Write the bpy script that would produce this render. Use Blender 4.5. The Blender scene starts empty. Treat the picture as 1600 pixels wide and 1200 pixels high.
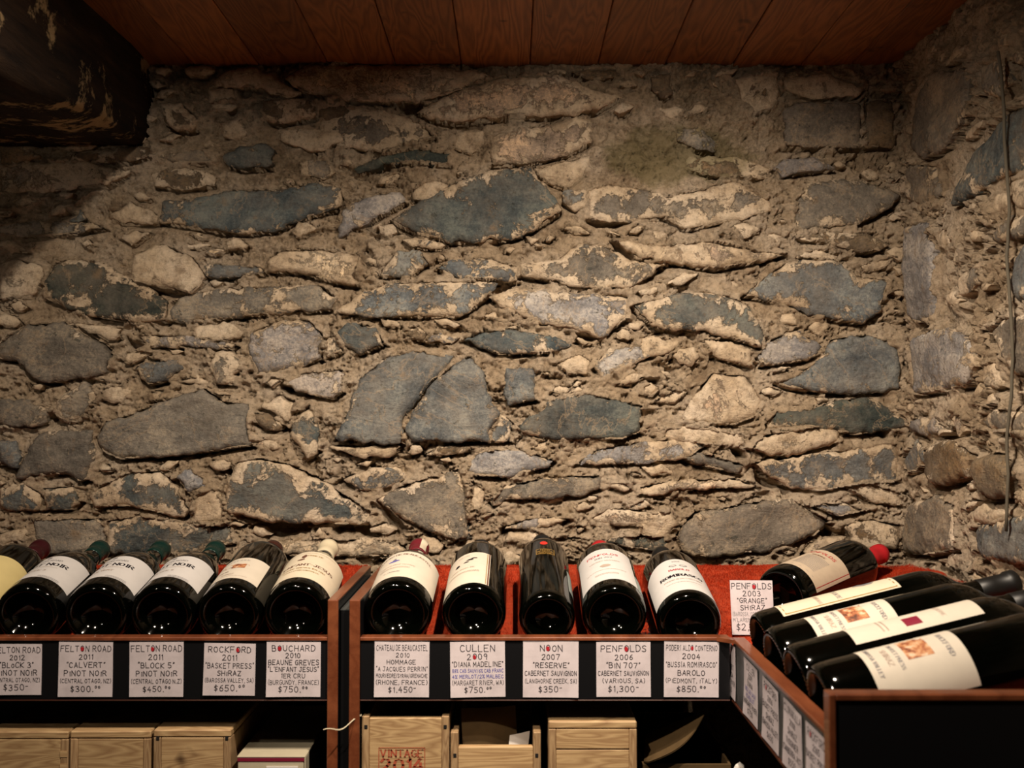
import bpy, math, random
import numpy as np
from mathutils import Vector, Matrix
from mathutils.geometry import delaunay_2d_cdt

SC = bpy.context.scene
COL = SC.collection
rnd = random.Random(7)
CAMZ = 1.4
FPX = 1600.0
TH = math.radians(2.0)

# ------------------------------------------------------------------ camera
cam_d = bpy.data.cameras.new('camera')
cam = bpy.data.objects.new('camera', cam_d)
COL.objects.link(cam)
cam.location = (0, 0, CAMZ)
cam.rotation_euler = (math.radians(90) + TH, 0, 0)
cam_d.sensor_width = 36.0
cam_d.lens = 36.0
cam_d.clip_start = 0.02
cam_d.dof.use_dof = True
cam_d.dof.focus_distance = 1.98
cam_d.dof.aperture_fstop = 5.6
SC.camera = cam

# ------------------------------------------------------------------ world, lamps, exposure
w = bpy.data.worlds.new('cellar_air')
SC.world = w
w.use_nodes = True
w.node_tree.nodes['Background'].inputs[0].default_value = (1.0, 0.72, 0.45, 1)
w.node_tree.nodes['Background'].inputs[1].default_value = 0.006
SC.view_settings.view_transform = 'Standard'
SC.view_settings.look = 'None'
SC.view_settings.gamma = 1.0
SC.view_settings.use_curve_mapping = False
SC.view_settings.exposure = 0.12
SC.cycles.max_bounces = 6
SC.cycles.caustics_reflective = False
SC.cycles.caustics_refractive = False
SC.cycles.sample_clamp_indirect = 4.0

def spot(name, loc, tgt, power, size, blend, col=(1.0, 0.835, 0.66), radius=0.018):
    d = bpy.data.lights.new(name, 'SPOT')
    d.energy = power; d.spot_size = math.radians(size); d.spot_blend = blend
    d.color = col; d.shadow_soft_size = radius
    o = bpy.data.objects.new(name, d)
    COL.objects.link(o)
    o.location = loc
    o.rotation_euler = (Vector(tgt) - Vector(loc)).to_track_quat('-Z', 'Y').to_euler()
    return o
LP = 3.0
spot('downlight_or_fill', (0.22, 1.05, CAMZ + 0.735), (0.22, 2.0, CAMZ - 0.30), 28.5 * LP, 104, 1.0)
spot('downlight_or_fill', (-0.52, 0.95, CAMZ + 0.735), (-0.72, 1.95, CAMZ - 0.36), 14.5 * LP, 98, 1.0)
spot('downlight_or_fill', (-0.38, 0.62, CAMZ + 0.70), (0.52, 1.55, CAMZ - 0.32), 19 * LP, 84, 1.0)
spot('downlight_or_fill', (-1.05, 0.75, CAMZ + 0.40), (-1.05, 2.1, CAMZ - 0.25), 2.0 * LP, 95, 1.0)  # added fill below the beam to brighten the left wall, no real fixture

# ------------------------------------------------------------------ helpers
def P(px, py, Y):
    xc = (px - 800) / FPX; yc = (600 - py) / FPX
    dz = math.sin(TH) + yc * math.cos(TH)
    dy = math.cos(TH) - yc * math.sin(TH)
    s = Y / dy
    return Vector((xc * s, Y, dz * s + CAMZ))
def PX(px, py, X):
    p = P(px, py, 1.0); s = X / p.x
    return Vector((X, s, (p.z - CAMZ) * s + CAMZ))

def tag(o, label=None, cat=None, group=None, kind=None):
    if label: o['label'] = label
    if cat: o['category'] = cat
    if group: o['group'] = group
    if kind: o['kind'] = kind
    return o
def empty(name, label=None, cat=None, group=None, loc=(0, 0, 0)):
    o = bpy.data.objects.new(name, None); COL.objects.link(o)
    o.empty_display_size = 0.05
    o.location = loc
    return tag(o, label, cat, group)
def mk(name, verts, faces, mat, parent=None, smooth=False, loc=None):
    me = bpy.data.meshes.new(name)
    me.from_pydata([tuple(v) for v in verts], [], [tuple(f) for f in faces])
    if smooth:
        me.polygons.foreach_set('use_smooth', [True] * len(me.polygons))
    if mat: me.materials.append(mat)
    me.update()
    o = bpy.data.objects.new(name, me); COL.objects.link(o)
    if loc is not None: o.location = loc
    if parent: o.parent = parent
    return o
def mk_np(name, V, F, mat, parent=None, smooth=True):
    """V (n,3) float, F (m,k) int of constant size"""
    me = bpy.data.meshes.new(name)
    k = F.shape[1]
    me.vertices.add(len(V)); me.vertices.foreach_set('co', V.astype(np.float32).ravel())
    me.loops.add(F.size); me.loops.foreach_set('vertex_index', F.astype(np.int32).ravel())
    me.polygons.add(len(F))
    me.polygons.foreach_set('loop_start', np.arange(0, F.size, k, dtype=np.int32))
    me.polygons.foreach_set('use_smooth', np.full(len(F), smooth))
    if mat: me.materials.append(mat)
    me.update(calc_edges=True); me.validate()
    o = bpy.data.objects.new(name, me); COL.objects.link(o)
    if parent: o.parent = parent
    return o

class MB:
    """collects shapes, links them as one mesh"""
    def __init__(s): s.v = []; s.f = []
    def box(s, a, b, bev=0.0, mtx=None):
        x0, y0, z0 = [min(p, q) for p, q in zip(a, b)]; x1, y1, z1 = [max(p, q) for p, q in zip(a, b)]
        n = len(s.v)
        e = min(bev, (x1 - x0) / 2.2, (y1 - y0) / 2.2, (z1 - z0) / 2.2)
        if e <= 0:
            vs = [(x0, y0, z0), (x1, y0, z0), (x1, y1, z0), (x0, y1, z0), (x0, y0, z1), (x1, y0, z1), (x1, y1, z1), (x0, y1, z1)]
            fs = [(3, 2, 1, 0), (4, 5, 6, 7), (0, 1, 5, 4), (1, 2, 6, 5), (2, 3, 7, 6), (3, 0, 4, 7)]
        else:
            vs = []; idx = {}
            for i, x in enumerate((x0, x1)):
                for j, y in enumerate((y0, y1)):
                    for k, z in enumerate((z0, z1)):
                        sx, sy, sz = (1, -1)[i], (1, -1)[j], (1, -1)[k]
                        idx[(i, j, k)] = len(vs)
                        vs += [(x, y + sy * e, z + sz * e), (x + sx * e, y, z + sz * e), (x + sx * e, y + sy * e, z)]
            fs = []
            def q(a_, keys): return [idx[k_] + a_ for k_ in keys]
            fs.append(q(0, [(0, 0, 0), (0, 0, 1), (0, 1, 1), (0, 1, 0)]))
            fs.append(q(0, [(1, 0, 0), (1, 1, 0), (1, 1, 1), (1, 0, 1)]))
            fs.append(q(1, [(0, 0, 0), (1, 0, 0), (1, 0, 1), (0, 0, 1)]))
            fs.append(q(1, [(0, 1, 0), (0, 1, 1), (1, 1, 1), (1, 1, 0)]))
            fs.append(q(2, [(0, 0, 0), (0, 1, 0), (1, 1, 0), (1, 0, 0)]))
            fs.append(q(2, [(0, 0, 1), (1, 0, 1), (1, 1, 1), (0, 1, 1)]))
            for i in (0, 1):
                for j in (0, 1):
                    a0, a1 = idx[(i, j, 0)], idx[(i, j, 1)]
                    fs.append([a0, a0 + 1, a1 + 1, a1])
            for i in (0, 1):
                for k in (0, 1):
                    a0, a1 = idx[(i, 0, k)], idx[(i, 1, k)]
                    fs.append([a0, a0 + 2, a1 + 2, a1])
            for j in (0, 1):
                for k in (0, 1):
                    a0, a1 = idx[(0, j, k)], idx[(1, j, k)]
                    fs.append([a0 + 1, a0 + 2, a1 + 2, a1 + 1])
            for k_, a0 in idx.items(): fs.append([a0, a0 + 1, a0 + 2])
        if mtx: vs = [tuple(mtx @ Vector(v)) for v in vs]
        s.v += vs; s.f += [tuple(i + n for i in f) for f in fs]
        return s
    def quad(s, a, b, c, d):
        n = len(s.v); s.v += [tuple(a), tuple(b), tuple(c), tuple(d)]; s.f.append((n, n + 1, n + 2, n + 3)); return s
    def prism(s, poly, ext):
        """poly: list of 3-D points, ext: vector"""
        n = len(s.v); m = len(poly); e = Vector(ext)
        s.v += [tuple(p) for p in poly] + [tuple(Vector(p) + e) for p in poly]
        s.f.append(tuple(range(n, n + m))[::-1]); s.f.append(tuple(range(n + m, n + 2 * m)))
        for i in range(m):
            j = (i + 1) % m
            s.f.append((n + i, n + j, n + m + j, n + m + i))
        return s
    def tube(s, pts, r, seg=8):
        n = len(s.v); pts = [Vector(p) for p in pts]
        for i, p in enumerate(pts):
            t = (pts[min(i + 1, len(pts) - 1)] - pts[max(i - 1, 0)]).normalized()
            a = t.orthogonal().normalized(); b = t.cross(a)
            for k in range(seg):
                an = 2 * math.pi * k / seg
                s.v.append(tuple(p + (a * math.cos(an) + b * math.sin(an)) * r))
        for i in range(len(pts) - 1):
            for k in range(seg):
                k2 = (k + 1) % seg
                s.f.append((n + i * seg + k, n + i * seg + k2, n + (i + 1) * seg + k2, n + (i + 1) * seg + k))
        s.f.append(tuple(n + k for k in range(seg))[::-1]); s.f.append(tuple(n + (len(pts) - 1) * seg + k for k in range(seg)))
        return s
    def build(s, name, mat, parent=None, smooth=False):
        o = mk(name, s.v, s.f, mat, parent, smooth)
        import bmesh
        bm = bmesh.new(); bm.from_mesh(o.data); bmesh.ops.recalc_face_normals(bm, faces=bm.faces); bm.to_mesh(o.data); bm.free()
        return o

# numpy noise ---------------------------------------------------------------
def _h(ix, iy, seed):
    n = (ix.astype(np.int64) * 374761393 + iy.astype(np.int64) * 668265263 + seed * 1442695041) & 0x7fffffff
    n = ((n ^ (n >> 13)) * 1274126177) & 0x7fffffff
    n = ((n ^ (n >> 16)) * 974711) & 0x7fffffff
    return ((n ^ (n >> 11)) & 0xffff) / 65535.0
def vnoise(x, y, seed=0):
    ix = np.floor(x); iy = np.floor(y); fx = x - ix; fy = y - iy
    fx = fx * fx * fx * (fx * (fx * 6 - 15) + 10); fy = fy * fy * fy * (fy * (fy * 6 - 15) + 10)
    a = _h(ix, iy, seed); b = _h(ix + 1, iy, seed); c = _h(ix, iy + 1, seed); d = _h(ix + 1, iy + 1, seed)
    return (a * (1 - fx) + b * fx) * (1 - fy) + (c * (1 - fx) + d * fx) * fy
def fbm(x, y, seed=0, oct=4, gain=0.5):
    s = 0; a = 1; t = 0
    for o in range(oct):
        s = s + a * (vnoise(x, y, seed + o * 17) * 2 - 1); t += a; a *= gain; x = x * 2.03 + 3.1; y = y * 2.03 + 1.7
    return s / t
def worley(x, y, seed=0):
    ix = np.floor(x); iy = np.floor(y)
    f1 = np.full(x.shape, 9.0); f2 = np.full(x.shape, 9.0)
    for i in (-1, 0, 1):
        for j in (-1, 0, 1):
            cx = ix + i + _h(ix + i, iy + j, seed); cy = iy + j + _h(ix + i, iy + j, seed + 99)
            d = np.hypot(x - cx, y - cy)
            f2 = np.minimum(f2, np.maximum(f1, d)); f1 = np.minimum(f1, d)
    return f1, f2
def sstep(a, b, x):
    t = np.clip((x - a) / (b - a), 0, 1); return t * t * (3 - 2 * t)
def sdist(pu, pv, poly):
    """signed distance (inside positive) and the outward v component of the nearest edge"""
    best = np.full(pu.shape, 1e9); nv = np.zeros(pu.shape); ins = np.zeros(pu.shape, bool)
    n = len(poly)
    for i in range(n):
        ax, ay = poly[i]; bx, by = poly[(i + 1) % n]
        ex, ey = bx - ax, by - ay; L = ex * ex + ey * ey + 1e-12
        t = np.clip(((pu - ax) * ex + (pv - ay) * ey) / L, 0, 1)
        dx = pu - (ax + t * ex); dy = pv - (ay + t * ey)
        d = np.hypot(dx, dy); m = d < best
        best[m] = d[m]; nv[m] = (dy[m] / (d[m] + 1e-9))
        c = ((ay > pv) != (by > pv))
        if ey != 0:
            ins ^= c & (pu < (bx - ax) * (pv - ay) / ey + ax)
    return np.where(ins, best, -best), nv

# ------------------------------------------------------------------ materials
def new_mat(name):
    m = bpy.data.materials.new(name); m.use_nodes = True
    nt = m.node_tree; return m, nt, nt.nodes['Principled BSDF']
def N(nt, t, **kw):
    n = nt.nodes.new(t)
    for k, v in kw.items(): setattr(n, k, v)
    return n
def plain(name, col, rough=0.5, metal=0.0, coat=0.0, spec=0.5):
    m, nt, b = new_mat(name)
    b.inputs['Base Color'].default_value = (*col, 1); b.inputs['Roughness'].default_value = rough
    b.inputs['Metallic'].default_value = metal; b.inputs['Coat Weight'].default_value = coat
    b.inputs['Specular IOR Level'].default_value = spec
    return m
def ramp(nt, fac, stops):
    r = N(nt, 'ShaderNodeValToRGB'); e = r.color_ramp.elements
    while len(e) < len(stops): e.new(0.5)
    for i, (p, c) in enumerate(stops):
        e[i].position = p; e[i].color = (*c, 1) if len(c) == 3 else c
    nt.links.new(fac, r.inputs[0]); return r.outputs[0]
def noise(nt, vec, scale, detail=6, rough=0.6, dist=0.0):
    n = N(nt, 'ShaderNodeTexNoise'); n.inputs['Scale'].default_value = scale; n.inputs['Detail'].default_value = detail
    n.inputs['Roughness'].default_value = rough; n.inputs['Distortion'].default_value = dist
    if vec: nt.links.new(vec, n.inputs['Vector'])
    return n.outputs[0]
def mapping(nt, vec, scale, rot=(0, 0, 0)):
    n = N(nt, 'ShaderNodeMapping'); n.inputs['Scale'].default_value = scale; n.inputs['Rotation'].default_value = rot
    nt.links.new(vec, n.inputs[0]); return n.outputs[0]
def mix(nt, fac, a, b, mode='MIX'):
    n = N(nt, 'ShaderNodeMix', data_type='RGBA', blend_type=mode)
    for s, v in ((n.inputs[0], fac), (n.inputs[6], a), (n.inputs[7], b)):
        if isinstance(v, (int, float)): s.default_value = v
        elif isinstance(v, tuple): s.default_value = (*v, 1)
        else: nt.links.new(v, s)
    return n.outputs[2]
def math_(nt, op, a, b=None, c=None):
    n = N(nt, 'ShaderNodeMath', operation=op)
    for i, v in enumerate((a, b, c)):
        if v is None: continue
        if isinstance(v, (int, float)): n.inputs[i].default_value = v
        else: nt.links.new(v, n.inputs[i])
    return n.outputs[0]
def bump(nt, b, h, strength, dist):
    n = N(nt, 'ShaderNodeBump'); n.inputs['Strength'].default_value = strength; n.inputs['Distance'].default_value = dist
    nt.links.new(h, n.inputs['Height']); nt.links.new(n.outputs[0], b.inputs['Normal']); return n

TAN = (0.575, 0.475, 0.355)
def mortar_colour(nt, pos):
    n1 = noise(nt, pos, 7, 8, 0.65)
    n2 = noise(nt, pos, 80, 7, 0.78)
    n3 = noise(nt, pos, 17, 8, 0.72, 0.5)
    n4 = noise(nt, pos, 34, 8, 0.75, 0.8)
    c = ramp(nt, n1, [(0.30, (0.33, 0.25, 0.165)), (0.45, (0.50, 0.395, 0.275)), (0.56, TAN), (0.78, (0.64, 0.555, 0.45))])
    c2 = ramp(nt, n2, [(0.30, (0.38, 0.35, 0.32)), (0.48, (0.95, 0.94, 0.93)), (0.70, (1.25, 1.22, 1.18))])
    c3 = ramp(nt, n3, [(0.53, (1, 1, 1)), (0.64, (0.62, 0.59, 0.56))])
    c4 = ramp(nt, n4, [(0.33, (0.45, 0.42, 0.40)), (0.40, (1, 1, 1))])
    c = mix(nt, 1.0, mix(nt, 1.0, mix(nt, 1.0, c, c2, 'MULTIPLY'), c3, 'MULTIPLY'), c4, 'MULTIPLY')
    # olive bloom of an old damp patch near the top of the wall
    sx = N(nt, 'ShaderNodeSeparateXYZ'); nt.links.new(pos, sx.inputs[0])
    dx = math_(nt, 'DIVIDE', math_(nt, 'SUBTRACT', sx.outputs[0], 0.34), 0.27)
    dz = math_(nt, 'DIVIDE', math_(nt, 'SUBTRACT', sx.outputs[2], CAMZ + 0.565), 0.12)
    r2 = math_(nt, 'ADD', math_(nt, 'MULTIPLY', dx, dx), math_(nt, 'MULTIPLY', dz, dz))
    r2 = math_(nt, 'ADD', r2, math_(nt, 'MULTIPLY', noise(nt, pos, 9, 6, .7), 1.2))
    g = ramp(nt, r2, [(0.85, (1, 1, 1)), (1.35, (0, 0, 0))])
    return mix(nt, math_(nt, 'MULTIPLY', g, 0.62), c, (0.19, 0.165, 0.07))
def mat_mortar():
    m, nt, b = new_mat('lime_mortar')
    pos = N(nt, 'ShaderNodeNewGeometry').outputs['Position']
    c = mix(nt, 1.0, mortar_colour(nt, pos), (1.12, 1.10, 1.09), 'MULTIPLY')
    nt.links.new(c, b.inputs['Base Color'])
    b.inputs['Roughness'].default_value = 0.95; b.inputs['Specular IOR Level'].default_value = 0.15
    h = math_(nt, 'ADD', noise(nt, pos, 90, 9, 0.78), math_(nt, 'MULTIPLY', noise(nt, pos, 34, 8, 0.75, 0.8), 0.7))
    bump(nt, b, h, 1.0, 0.011)
    return m
def mat_stone():
    m, nt, b = new_mat('slate_stone')
    pos = N(nt, 'ShaderNodeNewGeometry').outputs['Position']
    oi = N(nt, 'ShaderNodeObjectInfo')
    base = oi.outputs['Color']; smear = oi.outputs['Alpha']; rr = oi.outputs['Random']
    off = N(nt, 'ShaderNodeVectorMath', operation='SCALE'); nt.links.new(pos, off.inputs[0]); off.inputs['Scale'].default_value = 1.0
    add = N(nt, 'ShaderNodeVectorMath', operation='ADD'); nt.links.new(pos, add.inputs[0])
    cmb = N(nt, 'ShaderNodeCombineXYZ'); nt.links.new(math_(nt, 'MULTIPLY', rr, 3.0), cmb.inputs[0]); nt.links.new(math_(nt, 'MULTIPLY', rr, 7.0), cmb.inputs[2])
    nt.links.new(cmb.outputs[0], add.inputs[1])
    v = add.outputs[0]
    streak = noise(nt, mapping(nt, v, (7, 7, 20), (0, 0.3, 0)), 2.5, 8, 0.7, 0.8)
    blot = noise(nt, v, 9, 8, 0.65, 0.3)
    speck = noise(nt, v, 170, 4, 0.7)
    s = math_(nt, 'ADD', math_(nt, 'MULTIPLY', streak, 0.22), math_(nt, 'ADD', math_(nt, 'MULTIPLY', blot, 0.55), math_(nt, 'MULTIPLY', speck, 0.33)))
    mul = ramp(nt, s, [(0.41, (0.36, 0.36, 0.37)), (0.54, (0.95, 0.95, 0.95)), (0.65, (2.1, 1.95, 1.7))])
    c = mix(nt, 1.0, base, mul, 'MULTIPLY')
    # dark lichen dots and blotches
    lich = ramp(nt, noise(nt, v, 62, 5, 0.65), [(0.615, (0, 0, 0)), (0.65, (1, 1, 1))])
    c = mix(nt, math_(nt, 'MULTIPLY', lich, 0.7), c, (0.028, 0.032, 0.028))
    dust = ramp(nt, noise(nt, v, 11, 9, 0.75, 0.4), [(0.42, (0, 0, 0)), (0.68, (1, 1, 1))])
    c = mix(nt, math_(nt, 'MULTIPLY', dust, 0.38), c, (0.34, 0.285, 0.22))
    # rusty patches
    rust = ramp(nt, noise(nt, v, 22, 5, 0.6), [(0.60, (0, 0, 0)), (0.72, (1, 1, 1))])
    c = mix(nt, math_(nt, 'MULTIPLY', rust, 0.55), c, (0.26, 0.17, 0.09))
    vein = math_(nt, 'ABSOLUTE', math_(nt, 'SUBTRACT', noise(nt, v, 5.5, 7, 0.6, 0.6), 0.5))
    vn = ramp(nt, vein, [(0.0, (1, 1, 1)), (0.010, (0, 0, 0))])
    c = mix(nt, math_(nt, 'MULTIPLY', vn, 0.38), c, (0.40, 0.29, 0.18))
    # lime mortar smears
    sm = math_(nt, 'ADD', math_(nt, 'MULTIPLY', noise(nt, v, 16, 9, 0.66, 0.6), 0.70), math_(nt, 'MULTIPLY', noise(nt, v, 75, 7, 0.75), 0.30))
    at = N(nt, 'ShaderNodeAttribute', attribute_name='rim')
    thr = math_(nt, 'SUBTRACT', 0.68, math_(nt, 'MULTIPLY', smear, 0.30))
    thr = math_(nt, 'SUBTRACT', thr, math_(nt, 'MULTIPLY', at.outputs['Fac'], 0.115))
    d = math_(nt, 'MULTIPLY', math_(nt, 'SUBTRACT', sm, thr), 28.0)
    dcl = N(nt, 'ShaderNodeClamp'); nt.links.new(d, dcl.inputs[0])
    c = mix(nt, dcl.outputs[0], c, mortar_colour(nt, pos))
    nt.links.new(c, b.inputs['Base Color'])
    b.inputs['Roughness'].default_value = 0.8; b.inputs['Specular IOR Level'].default_value = 0.3
    h = math_(nt, 'ADD', math_(nt, 'MULTIPLY', streak, 0.5), math_(nt, 'ADD', math_(nt, 'MULTIPLY', noise(nt, v, 90, 6, 0.65), 0.45), math_(nt, 'MULTIPLY', dcl.outputs[0], 0.25)))
    bump(nt, b, h, 1.0, 0.009)
    return m
def wood_mat(name, dark, light, scale, axis='Y', rough=0.5, ring=18.0, coat=0.0, var=0.35, bstr=0.15, spec=0.5, knots=True):
    m, nt, b = new_mat(name)
    tc = N(nt, 'ShaderNodeTexCoord').outputs['Object']
    oi = N(nt, 'ShaderNodeObjectInfo')
    add = N(nt, 'ShaderNodeVectorMath', operation='ADD'); nt.links.new(tc, add.inputs[0])
    cmb = N(nt, 'ShaderNodeCombineXYZ')
    for i in range(3): nt.links.new(math_(nt, 'MULTIPLY', oi.outputs['Random'], 5.0 + 3 * i), cmb.inputs[i])
    nt.links.new(cmb.outputs[0], add.inputs[1])
    sc = {'X': (0.12, 1, 1), 'Y': (1, 0.12, 1), 'Z': (1, 1, 0.12)}[axis]
    v = mapping(nt, add.outputs[0], tuple(s * scale for s in sc))
    n1 = noise(nt, v, 1.2, 3, 0.5, 0.3)
    rings = math_(nt, 'FRACT', math_(nt, 'MULTIPLY', n1, ring))
    rings = math_(nt, 'ABSOLUTE', math_(nt, 'SUBTRACT', rings, 0.5))
    fine = noise(nt, mapping(nt, v, (8, 8, 8)), 3.0, 5, 0.6)
    f = math_(nt, 'ADD', math_(nt, 'MULTIPLY', rings, 1.2), math_(nt, 'MULTIPLY', fine, 0.5))
    c = ramp(nt, f, [(0.2, dark), (0.85, light)])
    kn = ramp(nt, noise(nt, mapping(nt, add.outputs[0], (11, 11, 11)), 1.3, 2), [(0.68, (1, 1, 1)), (0.76, (0.25, 0.2, 0.18))])
    if knots: c = mix(nt, 1.0, c, kn, 'MULTIPLY')
    vv = N(nt, 'ShaderNodeHueSaturation'); nt.links.new(c, vv.inputs['Color'])
    nt.links.new(math_(nt, 'ADD', 1 - var / 2, math_(nt, 'MULTIPLY', oi.outputs['Random'], var)), vv.inputs['Value'])
    nt.links.new(vv.outputs[0], b.inputs['Base Color'])
    b.inputs['Roughness'].default_value = rough; b.inputs['Coat Weight'].default_value = coat
    b.inputs['Specular IOR Level'].default_value = spec
    bump(nt, b, f, bstr, 0.001)
    return m

M = {}
M['mortar'] = mat_mortar()
M['stone'] = mat_stone()
M['pine'] = wood_mat('pine_board', (0.33, 0.195, 0.09), (0.55, 0.375, 0.19), 16, 'X', 0.6, 22, bstr=0.1, var=0.2)
M['pine_end'] = wood_mat('pine_end_grain', (0.26, 0.15, 0.07), (0.44, 0.29, 0.15), 26, 'Z', 0.7, 20)
M['board'] = wood_mat('ceiling_board', (0.165, 0.052, 0.013), (0.33, 0.118, 0.032), 9, 'Y', 0.42, 20, var=0.45, bstr=0.3)
M['veneer'] = wood_mat('cherry_edge', (0.135, 0.036, 0.014), (0.225, 0.068, 0.027), 20, 'Y', 0.34, 3, coat=0.2, var=0.05, knots=False)
M['veneer_shaded'] = plain('shaded_cherry_edge', (0.06, 0.016, 0.008), 0.4)  # darker copy of the cherry, dimness of the rail underside put into the colour
M['laminate'] = plain('black_laminate', (0.006, 0.006, 0.007), 0.35)
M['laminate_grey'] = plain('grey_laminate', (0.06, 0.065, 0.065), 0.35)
M['glass'] = plain('dark_bottle_glass', (0.0006, 0.0009, 0.0005), 0.07, 0, 0.0, 0.42)
M['ink'] = plain('black_ink', (0.008, 0.006, 0.010), 0.9, spec=.1)
M['ink_blue'] = plain('blue_ink', (0.10, 0.10, 0.38), 0.6)
M['ink_red'] = plain('red_ink', (0.42, 0.01, 0.02), 0.6)
M['ink_grey'] = plain('grey_ink', (0.20, 0.19, 0.20), 0.6)
M['ink_gold'] = plain('gold_ink', (0.42, 0.25, 0.06), 0.4, 0.4)
M['ink_pale'] = plain('pale_print', (0.42, 0.33, 0.27), 0.6)
M['brown_ink'] = plain('brown_ink', (0.12, 0.05, 0.03), 0.6)
M['shadow_void'] = plain('dark_hollow', (0.004, 0.003, 0.003), 0.9)
def paper(name, col, rough=0.7, dirt=0.15):
    m, nt, b = new_mat(name)
    pos = N(nt, 'ShaderNodeNewGeometry').outputs['Position']
    c = ramp(nt, noise(nt, pos, 40, 4), [(0.3, tuple(x * (1 - dirt) for x in col)), (0.6, col)])
    nt.links.new(c, b.inputs['Base Color']); b.inputs['Roughness'].default_value = rough
    b.inputs['Specular IOR Level'].default_value = 0.2
    return m
M['card'] = paper('card_paper', (0.66, 0.59, 0.62))
M['label_white'] = paper('white_label', (0.62, 0.60, 0.59), 0.5, 0.05)
M['label_cream'] = paper('cream_label', (0.64, 0.56, 0.43), 0.5, 0.06)
M['label_yellow'] = paper('yellow_label', (0.70, 0.58, 0.27), 0.5, 0.06)
M['label_ivory'] = paper('ivory_label', (0.63, 0.57, 0.48), 0.5, 0.06)
M['label_old'] = paper('aged_label', (0.52, 0.42, 0.31), 0.6, 0.12)
M['label_back'] = paper('back_label', (0.30, 0.34, 0.32), 0.5, 0.1)
M['cardboard'] = paper('brown_cardboard', (0.10, 0.062, 0.026), 0.85, 0.2)
M['cream_board'] = paper('cream_board', (0.52, 0.46, 0.33), 0.6, 0.08)
M['maroon'] = plain('maroon_board', (0.20, 0.008, 0.03), 0.5)
M['white_paper'] = paper('white_paper', (0.75, 0.71, 0.66), 0.7, 0.05)
def foil(n, c, r=0.35, metal=0.35): return plain(n, c, r, metal)
CAP = {'burgundy': foil('burgundy_foil', (0.055, 0.008, 0.012)), 'green': foil('green_foil', (0.006, 0.030, 0.024), 0.25, 0.2),
       'brown': foil('brown_foil', (0.065, 0.022, 0.015)), 'cream': foil('cream_foil', (0.62, 0.54, 0.38), 0.5, 0),
       'red': foil('red_foil', (0.42, 0.012, 0.018), 0.4, 0.1), 'black': foil('black_foil', (0.006, 0.006, 0.006), 0.45, 0.0),
       'wine': foil('wine_foil', (0.15, 0.012, 0.02), 0.4, 0.1)}
M['pink'] = plain('mauve_band', (0.42, 0.25, 0.32), 0.5)
def mat_felt():
    m, nt, b = new_mat('red_felt')
    pos = N(nt, 'ShaderNodeNewGeometry').outputs['Position']
    c = ramp(nt, noise(nt, pos, 60, 6, 0.7), [(0.3, (0.30, 0.014, 0.003)), (0.7, (0.62, 0.045, 0.009))])
    nt.links.new(c, b.inputs['Base Color']); b.inputs['Roughness'].default_value = 1.0
    b.inputs['Sheen Weight'].default_value = 0.3; b.inputs['Specular IOR Level'].default_value = 0.1
    b.inputs['Sheen Tint'].default_value = (1, 0.3, 0.15, 1)
    bump(nt, b, noise(nt, pos, 500, 4, 0.7), 1.0, 0.004)
    return m
M['felt'] = mat_felt()
def mat_beam():
    m, nt, b = new_mat('old_oak')
    pos = N(nt, 'ShaderNodeNewGeometry').outputs['Position']
    g = noise(nt, mapping(nt, pos, (30, 4, 30)), 1.5, 8, 0.65)
    c = ramp(nt, g, [(0.38, (0.007, 0.004, 0.003)), (0.6, (0.028, 0.015, 0.008)), (0.8, (0.08, 0.047, 0.02))])
    pt = ramp(nt, math_(nt, 'ADD', math_(nt, 'MULTIPLY', noise(nt, pos, 6, 2), 0.6), math_(nt, 'MULTIPLY', noise(nt, pos, 40, 8, 0.7), 0.4)), [(0.545, (0, 0, 0)), (0.58, (1, 1, 1))])
    c = mix(nt, pt, c, (0.36, 0.25, 0.13))
    nt.links.new(c, b.inputs['Base Color']); b.inputs['Roughness'].default_value = 0.85
    b.inputs['Specular IOR Level'].default_value = 0.2
    bump(nt, b, math_(nt, 'ADD', g, math_(nt, 'MULTIPLY', pt, 0.4)), 1.0, 0.008)
    return m
M['beam'] = mat_beam()
M['floor'] = plain('stone_floor', (0.05, 0.04, 0.032), 0.8)
# ------------------------------------------------------------------ stones, traced from the photograph in its tiles
TILE = {'A': (0, 80, .3375), 'B': (500, 80, .3375), 'C': (1000, 80, .375), 'D': (0, 460, .3375), 'E': (500, 460, .3375), 'F': (1000, 460, .375)}
CK = {'s': (0.068, 0.082, 0.085), 'b': (0.120, 0.134, 0.142), 'l': (0.235, 0.225, 0.225), 'g': (0.165, 0.145, 0.12),
      'n': (0.125, 0.088, 0.052), 't': (0.44, 0.35, 0.25), 'k': (0.035, 0.043, 0.038), 'p': (0.40, 0.31, 0.235)}
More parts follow.
